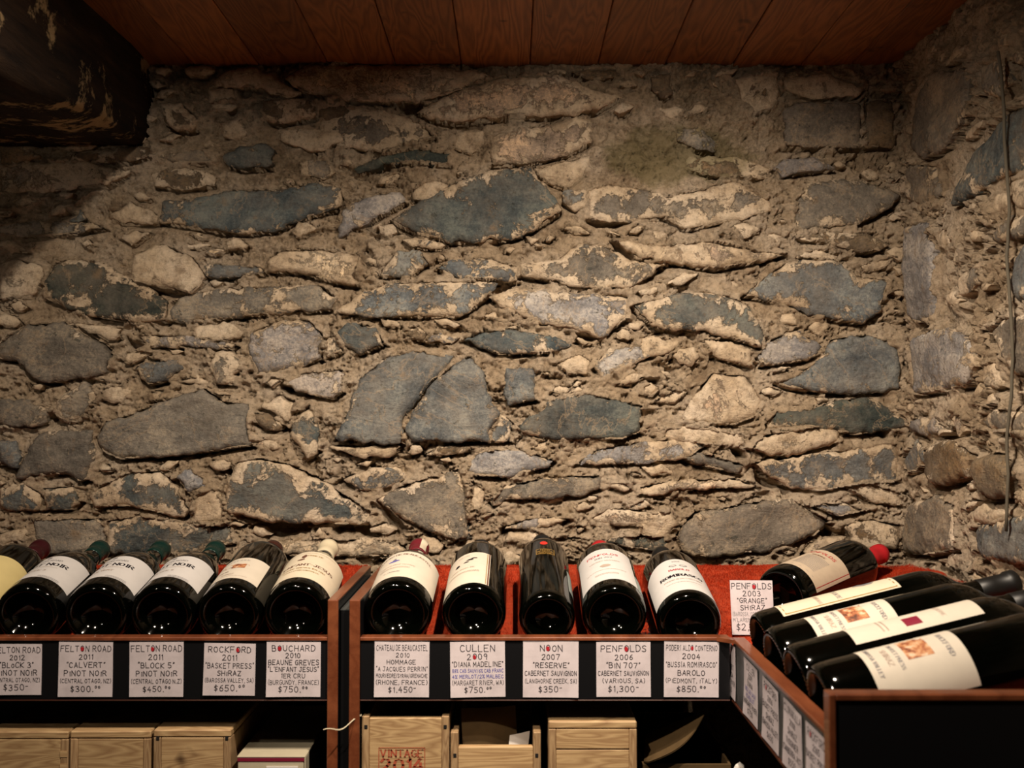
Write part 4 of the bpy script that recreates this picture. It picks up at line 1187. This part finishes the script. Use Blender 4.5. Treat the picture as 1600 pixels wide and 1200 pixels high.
bottle('bottle with arched white crest label and mauve neck band, nearest the rack corner', b, fdir(b, 1034), cap='black', body=.212, L=.350, band=(.270, .300), cap_from=.300,
    lab=dict(w=.136, t=(0.0190, 0.1700), roll=-2, mat='label_white', arch=.032, print=[('B', 'ink_grey', -.008, 0.1362, .0065, .0045, 12), ('B', 'label_white', -.008, 0.1362, .0045, .0025, 12), ('B', 'ink_grey', .010, 0.1362, .0065, .0045, 12), ('B', 'label_white', .010, 0.1362, .0045, .0025, 12), ('T', 'ink_grey', '2004', 0, 0.1544, .004), ('T', 'ink_red', 'BAROLO', 0, 0.1127, .0068), ('T', 'ink', 'ROMIRASCO', 0, 0.0841, .0098, 0, .2),
    ('T', 'ink_pale', 'PODERI ALDO CONTERNO', 0, 0.0685, .004), ('L', 'ink_pale', -.03, .03, 0.0554, 1, .003)]))
# paper strip over the wine red capsule (part of that bottle)
for o in list(bpy.data.objects):
    if o.get('label', '').startswith('wide bottle, white arched'):
        st_ = lathe('paper_strip', [(.0184, .296), (.0180, .315), (.0180, .333), (.0200, .3345), (.0200, .3475), (.015, .3520)], M['label_cream'], o, 8, None, math.radians(18), math.radians(62))
# corner bottle
gd = Vector((.73, .68, .125)).normalized()
gb = Vector((.458, 1.757, 0)); gb.z = carpet_z(gb.x + .01, gb.y + .01) + .057
bottle('red capped bottle lying askew across the corner behind the leaning card', gb, gd, cap='red', R=.052, L=.355, body=.225, cap_from=.300,
    lab=dict(w=.112, t=(.030, .142), roll=20, mat='label_old', print=[('T', 'ink_red', 'Penfolds', -.008, .120, .010, 0, .14, 1), ('T', 'brown_ink', 'GRANGE', -.004, .106, .0052), ('L', 'ink_grey', -.022, .022, .100, 12, .0045), ('R', 'ink_red', .0485, .0495, .031, .141, 1), ('R', 'ink_red', -.0495, -.0485, .031, .141, 1), ('R', 'ink_grey', -.03, .03, .038, .0388, 4)]))
# the four of the wing
def wlab(kind):
    if kind == 'strip':
        return dict(w=.098, t=(.036, .222), roll=-21, mat='label_cream', print=[('R', 'ink_gold', .0445, .0462, .040, .218, 1), ('R', 'ink_gold', -.045, .0462, .216, .2178, 8), ('R', 'ink_gold', -.045, .0462, .0405, .042, 8), ('B', 'ink_grey', .014, .176, .008, .016, 9), ('B', 'ink', .010, .180, .004, .009, 7),
            ('T', 'ink_grey', 'ESTATE', .026, .125, .006), ('T', 'ink_pale', 'VINTAGE', .030, .095, .005)])
    if kind == 'strip2':
        return dict(w=.098, t=(.078, .250), roll=-17, mat='label_ivory', print=[('R', 'maroon', .022, .040, .150, .172, 3), ('T', 'ink_pale', 'RESERVE', .022, .200, .005), ('L', 'ink_pale', .010, .040, .125, 2, .006)])
    return dict(w=.118, t=(.056, .172), roll=24, mat='label_ivory', print=[('R', 'picture', -.026, .012, .104, .136, 6), ('B', 'label_ivory', -.026, .136, .010, .008, 9), ('T', 'ink_grey', 'ROCKFORD', 0, .152, .0058), ('T', 'ink_grey', 'BASKET PRESS', 0, .092, .0045), ('T', 'ink_pale', 'SHIRAZ', 0, .080, .006), ('T', 'ink_grey', 'BAROSSA VALLEY', 0, .064, .0045)])
for (Y, kd, lb, dz, yaw) in ((1.545, 'strip', 'wing bottle with long cream gold bordered label, furthest from the camera', .000, .10), (1.438, 'pic', 'wing bottle with vineyard picture label, behind the plain long labelled one', .000, .075),
                         (1.331, 'strip2', 'wing bottle with long plain ivory label and a maroon square', .000, .06), (1.224, 'pic2', 'wing bottle with vineyard picture label, nearest the black end panel', .0, .05)):
    x = .366 if Y < 1.5 else .372
    z = carpet_z(x + .004, Y) + .0035 + .052 / math.cos(.2213)
    lb_ = wlab('pic' if kd.startswith('pic') else kd)
    bottle(lb, (x, Y, z + dz), (1, yaw, .225), R=.0515, L=.415, body=.262, cap='black', lab=lb_)
# ------------------------------------------------------------------ price cards
def card(label, org, sx, tz, size, lines, seed, nrm, lift=.0012, group=None, lean=0.0, h=None):
    """org: centre of the card; sx: unit vector of reading direction; tz: unit up; lines: (text, size, colour)"""
    e = empty('price_card', label, 'card', group)
    r_ = random.Random(seed)
    rot = math.radians(r_.uniform(-1.0, 1.0))
    sx = Vector(sx); tz = Vector(tz); nrm = Vector(nrm)
    sx2 = sx * math.cos(rot) + tz * math.sin(rot); tz2 = tz * math.cos(rot) - sx * math.sin(rot)
    org = Vector(org); h = h or size
    curl = r_.uniform(.0008, .003); cc = r_.choice((-1, 1)); ph = r_.uniform(0, 6)
    def fn(s, t, off=0.0):
        a = max(0, (s * cc / size + .5)) * max(0, .5 - t / h)
        d = lift + curl * a * a + .0005 * (1 + math.sin(s * 60 + ph) * math.sin(t * 50 + ph)) + off
        return org + sx2 * s + tz2 * t + nrm * d
    n = 10; V = []; F_ = []
    for side in (0, 1):
        for j in range(n + 1):
            for i in range(n + 1):
                V.append(fn((i / n - .5) * size, (j / n - .5) * h, 0 if side else -.0003))
    k = (n + 1) ** 2
    for j in range(n):
        for i in range(n):
            a = j * (n + 1) + i; F_.append((k + a, k + a + 1, k + a + n + 2, k + a + n + 1)); F_.append((a, a + n + 1, a + n + 2, a + 1))
    rim = [i for i in range(n + 1)] + [j * (n + 1) + n for j in range(1, n + 1)] + [n * (n + 1) + i for i in range(n - 1, -1, -1)] + [j * (n + 1) for j in range(n - 1, 0, -1)]
    for q in range(len(rim)):
        a, b = rim[q], rim[(q + 1) % len(rim)]; F_.append((a, b, k + b, k + a))
    mk('paper', V, F_, M['card'], e, smooth=False)
    ps = {}
    tot = sum(l[1] for l in lines); gap = (h * .90 - tot) / max(1, len(lines)); t = h * .455
    for (txt, sz, colr) in lines:
        t -= sz + gap * .35
        q, W = text_polys(txt.replace('@', 'O'), sz, .00105 if sz > .0066 else .00085, .085, r_, gap=1.9)
        mx = size * .93
        f_ = min(1, mx / W) if W > 0 else 1
        sh = r_.uniform(-.02, .02) * size
        ps.setdefault((colr, t), []).extend([[(s * f_ + sh * (1 - f_ * W / size), tt + t) for s, tt in p_] for p_ in q])
        if '@' in txt:
            pre = txt[:txt.index('@')]
            _, W0 = text_polys(pre, sz, .0007, 0, random.Random(1), gap=1.9) if pre else (0, 0)
            cxp = (-W / 2 + (W0 + 1.9 * sz / 6 if pre else 0) + sz * .3) * f_
            ps.setdefault(('ink_red', 9), []).extend(blob(cxp + sh * (1 - f_ * W / size), t + sz * .42, sz * .30, sz * .40, 9, r_, .15))
        t -= gap * .65
    for i, ((c_, _t), pl) in enumerate(ps.items()):
        polys_to('handwriting', pl, lambda s, tt, i=i: fn(s, tt, .00025 + .00012 * (_t == 9)), M[c_], e)
    return e
K = 'ink'
CARDS = [
 (26.5, 78, 'leftmost card, cut by the frame, below the yellow labelled bottle, priced $350', [('FELTON ROAD', .0085, K), ('2012', .0072, K), ('"BLoCK 3"', .0078, K), ('PiNOT NOiR', .0080, K), ('(CENTRAL OTAGO, NZ)', .0060, K), ('$350_', .0092, K)]),
 (134.5, 84, 'white card priced $300, below the first white labelled green capped bottle', [('FELT@N ROAD', .0090, K), ('2011', .0075, K), ('"CALVERT"', .0078, K), ('PiNOT NOiR', .0082, K), ('(CENTRAL OTAGO, NZ)', .0060, K), ('$300.##', .0090, K)]),
 (245, 84, 'white card priced $450, the third from the left frame edge', [('FELT@N ROAD', .0090, K), ('2011', .0080, K), ('"BLOCK 5"', .0080, K), ('PiNOT NOiR', .0080, K), ('(CENTRAL OTAGO N.Z)', .0064, K), ('$450.##', .0082, K)]),
 (359, 80, 'white card priced $650 under the bottle with the cart picture', [('ROCKF@RD', .0088, K), ('2011', .0080, K), ('"BASKET PRESS"', .0078, K), ('SHiRAZ', .0072, K), ('(BAROSSA VALLEY, SA)', .0062, K), ('$650.##', .0090, K)]),
 (459, 84, "white card priced $750 beside the left cherry edged upright", [('B@UCHARD', .0088, K), ('2010', .0072, K), ('BEAUNE GREVES', .0074, K), ('"L\'ENFANT JESUS"', .0070, K), ('1ER CRU', .0066, K), ('(BURGUNDY, FRANCE)', .0066, K), ('$750.##', .0088, K)]),
 (628, 85, 'crowded white card priced $1,450 under the bottle with wine red capsule', [('CHATEAU DE B@EAUCASTEL'.replace('@', ''), .0082, K), ('2010', .0066, K), ('HOMMAGE', .0066, K), ('"A JACQUES PERRIN"', .0066, K), ('MOURVEDRE/SYRAH/GRENACHE', .0058, K), ('(RHONE, FRANCE)', .0066, K), ('$1.450_', .0082, K)]),
 (746.5, 85, 'white card with two lines in blue ink on the middle rail', [('CULLEN', .0098, K), ('2@09', .0088, K), ('"DIANA MADELINE"', .0074, K), ('88% CAB SAUV/6% CAB FRANC', .0052, 'ink_blue'), ('4% MERLOT/2% MALBEC', .0052, 'ink_blue'), ('(MARGARET RIVER, WA)', .0066, K), ('$750.##', .0082, K)]),
 (860.5, 86, 'white card priced $350 below the tall bare black bottle', [('N@ON', .0094, K), ('2007', .0078, K), ('"RESERVE"', .0074, K), ('CABERNET SAUViGNON', .0070, K), ('(LANGHORNE CREEK, SA)', .0064, K), ('$350_', .0088, K)]),
 (974, 84, 'white card priced $1,300 below the red capped bottle with red script', [('PENF@LDS', .0094, K), ('2006', .0078, K), ('"BiN 707"', .0080, K), ('CABERNET SAUViGNON', .0070, K), ('(VARiOUS, SA)', .0066, K), ('$1,300_', .0092, K)]),
 (1080, 85, 'white card priced $850 on the middle rail nearest the rack corner', [('PODERI ALD@ CONTERNO', .0080, K), ('2004', .0078, K), ('"BUSSIA ROMIRASCO"', .0074, K), ('BAROLO', .0076, K), ('(PiEDMONT, iTALY)', .0066, K), ('$850.##', .0088, K)])]
for i, (cx, wpx, lb, ln) in enumerate(CARDS):
    p = P(cx, 1045.5, YF + .004); sz = wpx / FPX * YF
    if cx == 974: pass
    card(lb, p, (1, 0, 0), (0, 0, 1), sz, ln, 40 + i, (0, -1, 0))
WL = [('ordinal', 'wing rail card in the corner, narrowest of the five on the side rail', 1133.5, 1151, [('TWO', .0090, 'ink_red'), ('2005', .0070, K), ('CABERNET', .0074, K), ('BAROSSA', .0070, K), ('(MARGARET RIVER)', .0066, K), ('$750', .0080, K)]),
      ('', 'second card from the corner on the side rail, with lines in blue', 1164, 1185, [('CULLEN', .0090, K), ('2009', .0070, K), ('DIANA', .0074, K), ('88% CAB SAUV', .0060, 'ink_blue'), ('4% MERLOT', .0060, 'ink_blue'), ('(MARGARET RIVER)', .0068, K), ('$750', .0080, K)]),
      ('', 'middle one of the five cards on the side rail', 1193.5, 1217, [('R@CKFORD', .0088, K), ('2006', .0070, K), ('BASKET PRESS', .0076, K), ('SHiRAZ', .0074, K), ('(BAROSSA VALLEY)', .0068, K), ('$650', .0080, K)]),
      ('', 'fourth card from the corner on the side rail, much blurred', 1224.5, 1255, [('CLONAKiLLA', .0088, K), ('2008', .0070, K), ('SHiRAZ', .0076, K), ('ViOGNiER', .0074, K), ('(CANBERRA, ACT)', .0068, K), ('$550', .0080, K)]),
      ('', 'side rail card nearest the black end panel, cut by the frame below', 1259.5, 1295, [('R@CKFORD', .0088, K), ('2005', .0070, K), ('BASKET PRESS', .0076, K), ('SHiRAZ', .0074, K), ('(BAROSSA)', .0068, K), ('$650', .0080, K)])]
for i, (_, lb, a, b_, ln) in enumerate(WL):
    y0 = PX(a, 1050, WX + .004).y; y1 = PX(b_, 1050, WX + .004).y
    yc = (y0 + y1) / 2; yc = max(yc, YE + .062)
    card(lb, (WX + .004, yc, (RZ0 + RZ1) / 2 - .004), (0, -1, 0), (0, 0, 1), .082, ln, 70 + i, (-1, 0, 0))
gz = carpet_z(.40, 1.738) + .004
gcard_n = Vector((.05, -1, .20)).normalized(); gsx = Vector((1, .05, 0)).normalized(); gtz = gsx.cross(gcard_n * -1).normalized()
if gtz.z < 0: gtz = -gtz
card('card propped on the red felt in the corner, handwritten 2003 with a red dotted heading', Vector((.407, 1.738, gz)) + gtz * .046, gsx, gtz, .073,
     [('PENF@LDS', .0092, K), ('2003', .0086, K), ('"GRANGE"', .0076, K), ('SHiRAZ', .0082, K), ('(BAROSSA, COONAWARRA,', .0062, 'ink_grey'), ("M'LAREN VALE, SA)", .0058, 'ink_grey'), ('$2,750_', .0105, K)], 91, gcard_n, h=.090)

# ------------------------------------------------------------------ wooden cases and cartons below
def X_(px, Y): return P(px, 1150, Y).x
def Z_(py, Y): return P(800, py, Y).z
SH = LOWZ
YB = 1.625
def case(label, px0, px1, ptop, Y=YB, open_=False, drop=0.0, nails=False, joints=0, seam=None, dep=.33, group=None):
    e = empty('wooden_wine_case', label, 'crate', group)
    x0, x1 = X_(px0, Y), X_(px1, Y); zt = Z_(ptop, Y); t = .012
    fz = zt - drop
    z0 = SH + .001
    if seam:
        zs = Z_(seam, Y)
        MB().box((x0 + t, Y + .0006, z0), (x1 - t, Y + t, zs - .0008), .001).box((x0 + t, Y, zs + .0008), (x1 - t, Y + t, fz - t), .001).build('front_panel', M['pine'], e)
    else:
        MB().box((x0 + t, Y, z0), (x1 - t, Y + t, fz - (0 if open_ else t)), .0012).build('front_panel', M['pine'], e)
    MB().box((x0 + t, Y + dep - t, z0), (x1 - t, Y + dep, zt - t)).build('back_panel', M['pine'], e)
    for k, xa in enumerate((x0, x1 - t)):
        MB().box((xa, Y - .0006, z0), (xa + t, Y + dep, zt - (0 if open_ else t) + 0), .0012).build('side_panel', M['pine_end'], e)
    MB().box((x0 + t, Y + t, z0), (x1 - t, Y + dep - t, z0 + .008)).build('bottom_panel', M['pine'], e)
    if not open_:
        MB().box((x0, Y - .0008, zt - t + .0006), (x1, Y + dep, zt), .0018).build('lid', M['pine'], e)
    if nails:
        for xa in (x0 + t * .55, x1 - t * .55):
            MB().box((xa - .0022, Y - .0014, fz - .016), (xa + .0026, Y + .002, fz - .0105)).build('dowel_hole', M['shadow_void'], e)
    if joints:
        side = (x1 - t, x1) if joints > 0 else (x0, x0 + t)
        z = zt - .03; mb = MB()
        while z > z0 + .02:
            mb.box((side[0], Y - .0014, z - .009), (side[1] - .001, Y + .004, z)); z -= .020
        mb.build('finger_joint', M['pine'], e)
    return e
case('pine case at the far left with finger joints, cut by the frame', -22, 107, 1143, joints=1)
case('pine case with a round knot on its face, between two other cases', 110, 236, 1142)
case('pine case with bold arched grain and two square dowel holes', 240, 361, 1140, nails=True)
e = case('tall pale pine case stamped VINTAGE 2014 in red', 565, 702, 1119, open_=True, drop=.003, nails=True, joints=0)
def sfn(s, t):
    return (X_(628, YB) + s, YB - .0005, Z_(1186, YB) + t)
q = rect(-.0365, .0365, .017, .0181, 1) + rect(-.0365, .0365, -.0375, -.0364, 1) + rect(-.0365, -.0354, -.037, .018, 1) + rect(.0354, .0365, -.037, .018, 1)
for tx, tt, s_, wd in (('VINTAGE', .0035, .0108, .0016), ('2014', -.0185, .0185, .0026), ('2014', -.045, .001, .0001)):
    qq, W = text_polys(tx, s_, wd, serif=True, small=1.0, gap=1.5 if tx == 'VINTAGE' else 1.3); f_ = .066 / W
    if s_ > .002: q += [[(a * f_, c_ + tt) for a, c_ in p_] for p_ in qq]
polys_to('red_stamp', q, sfn, plain('stamp_red', (.42, .085, .04), .7), e)['label'] = 'red stamped lettering'
e = case('open pine case with raised sides and papers sticking out', 704, 845, 1144, open_=True, drop=.0225, nails=True)
case('two part pine case with a thick rounded lid and a seam', 857, 995, 1127, seam=1171, dep=.30)
# curled ribbon of packing strap over the stamped case
rb = []
for k in range(13):
    t = k / 12; a = P(565, 1117, YB - .004).lerp(P(505, 1141, YB - .055), t); a.z += -.007 * math.sin(t * math.pi) + .0025 * math.sin(t * 9) ; rb.append(a)
V = []; F_ = []
for k, a in enumerate(rb):
    w_ = .0013 * (1 - .6 * k / 12); V += [tuple(a + Vector((0, w_, w_ * .8))), tuple(a - Vector((0, w_, w_ * .8))), tuple(a - Vector((0, w_, w_ * .8 + .0004))), tuple(a + Vector((0, w_, w_ * .8 - .0004)))]
for k in range(12):
    for j in range(4):
        F_.append((k * 4 + j, k * 4 + (j + 1) % 4, k * 4 + 4 + (j + 1) % 4, k * 4 + 4 + j))
o = mk('paper_strap', V, F_, M['cream_board'], smooth=False); tag(o, 'loose pale strap sticking out over the stamped pine case', 'strap')
# papers in the open case
V = []; F_ = []
def sheet(name, p0, ex, ey, wx, wy, bend, mat, label):
    V = []; F_ = []; n = 10
    p0 = Vector(p0); ex = Vector(ex).normalized(); ey = Vector(ey).normalized(); nn = ex.cross(ey).normalized()
    for sd in (0, 1):
        for j in range(n + 1):
            for i in range(n + 1):
                a = i / n; c_ = j / n
                V.append(tuple(p0 + ex * wx * a + ey * wy * c_ + nn * (bend * math.sin(a * math.pi) + .0005 * sd)))
    k = (n + 1) ** 2
    for j in range(n):
        for i in range(n):
            a = j * (n + 1) + i; F_ += [(a, a + n + 1, a + n + 2, a + 1), (k + a, k + a + 1, k + a + n + 2, k + a + n + 1)]
    o = mk(name, V, F_, mat, smooth=True); tag(o, label, 'paper'); return o, (p0, ex, ey, nn, wx, wy, bend)
xo0, xo1 = X_(703, YB) + .016, X_(845, YB) - .016
o, (p0, ex, ey, nn, wx, wy, bd) = sheet('paper_sheet', (xo0 + .006, YB + .022, Z_(1175, YB) - .065), (1, .18, 0), (-.05, .08, 1), xo1 - xo0 - .022, .125, .008, M['cardboard'], 'brown printed sheet bent inside the open pine case')
q = []
for tx, tt in (('Cuvee', .112), ('Grand Vin', .100), ('Mise', .088)):
    q += [[(a + wx * .62, c_ + tt) for a, c_ in p_] for p_ in text_polys(tx, .006, .0007)[0]]
polys_to('lettering', q, lambda s, t: tuple(p0 + ex * s + ey * t + nn * (bd * math.sin(min(1, s / wx) * math.pi) - .0006)), M['ink'], o)
sheet('paper_sheet', (xo1 - .040, YB + .020, Z_(1168, YB) - .05), (1, .35, .1), (.12, .12, 1), .034, .062, .002, M['white_paper'], 'white folded paper corner inside the open pine case')
# carton beside the left upright
e = empty('gift_carton', 'cream carton with a maroon stripe, beside the left upright', 'box')
cx0, cx1 = X_(372, YB), X_(478, YB); cz = Z_(1181, YB)
MB().box((cx0, YB, SH + .001), (cx1 - .003, YB + .28, cz - .009), .001).build('carton_body', M['cream_board'], e)
MB().box((cx0 - .0008, YB - .001, cz - .009), (cx1 - .002, YB + .281, cz - .0025), .0008).build('maroon_stripe', M['maroon'], e)
MB().box((cx0 - .0012, YB - .0015, cz - .0025), (cx1, YB + .283, cz), .0008).box((cx1 - .002, YB - .0015, SH + .001), (cx1, YB + .283, cz - .0025), .0006).build('lid', M['cream_board'], e)
MB().box((cx0 + .045, YB - .0012, cz - .06), (cx1 - .012, YB - .0002, cz - .016)).build('sticker', M['white_paper'], e)
# opened brown carton under the corner
e = empty('cardboard_carton', 'dark brown cardboard carton with a raised flap under the corner', 'box')
ax0, ax1 = X_(1004, YB + .03), X_(1142, YB + .03); az = Z_(1194, YB + .03)
MB().box((ax0, YB + .03, SH + .001), (ax1, YB + .034, az), .0005).build('carton_front', M['cardboard'], e)
MB().box((ax0, YB + .034, SH + .001), (ax0 + .004, YB + .32, az)).box((ax1 - .004, YB + .034, SH + .001), (ax1, YB + .32, az)).build('carton_side', M['cardboard'], e)
MB().box((ax0 + .004, YB + .316, SH + .001), (ax1 - .004, YB + .32, az)).build('carton_back', M['cardboard'], e)
V = []; F_ = []; n = 14
for sd in (0, 1):
    for j in range(n + 1):
        t = j / n
        pa = P(1006, 1192, YB + .036).lerp(P(1008, 1150, YB + .10), t)
        pb = P(1014, 1192, YB + .010).lerp(P(1104, 1110, YB + .016), t)
        pb.x -= .010 * math.sin(t * math.pi) * -1; pb.z -= .012 * math.sin(t * math.pi)
        for i in range(5):
            q_ = pa.lerp(pb, i / 4); V.append((q_.x, q_.y, q_.z + .002 * sd))
for j in range(n):
    for i in range(4):
        a = j * 5 + i; F_ += [(a, a + 1, a + 6, a + 5)]
        a2 = a + (n + 1) * 5; F_ += [(a2, a2 + 5, a2 + 6, a2 + 1)]
mk('flap', V, F_, M['cardboard'], e, smooth=True)
# crumpled white packing beside the carton
V = []; F_ = []
r_ = random.Random(4)
c0 = Vector((X_(1160, YB - .02), YB + .0, Z_(1206, YB - .02)))
nu, nvv = 14, 10
for j in range(nvv + 1):
    for i in range(nu):
        a = 2 * math.pi * i / nu; b_ = math.pi * j / nvv
        rr = 1 + .25 * math.sin(3 * a + 2 * b_) * math.sin(b_) + r_.uniform(-.08, .08)
        V.append((c0.x + .022 * rr * math.sin(b_) * math.cos(a), c0.y + .025 * rr * math.sin(b_) * math.sin(a), SH + .001 + (c0.z - SH + .008) * (.5 - .5 * math.cos(b_)) * (1 if j < nvv else 1)))
for j in range(nvv):
    for i in range(nu):
        i2 = (i + 1) % nu; F_.append((j * nu + i, j * nu + i2, (j + 1) * nu + i2, (j + 1) * nu + i))
o = mk('packing_paper', V, F_, M['white_paper']); tag(o, 'crumpled white packing paper poking up beside the brown carton', 'paper')
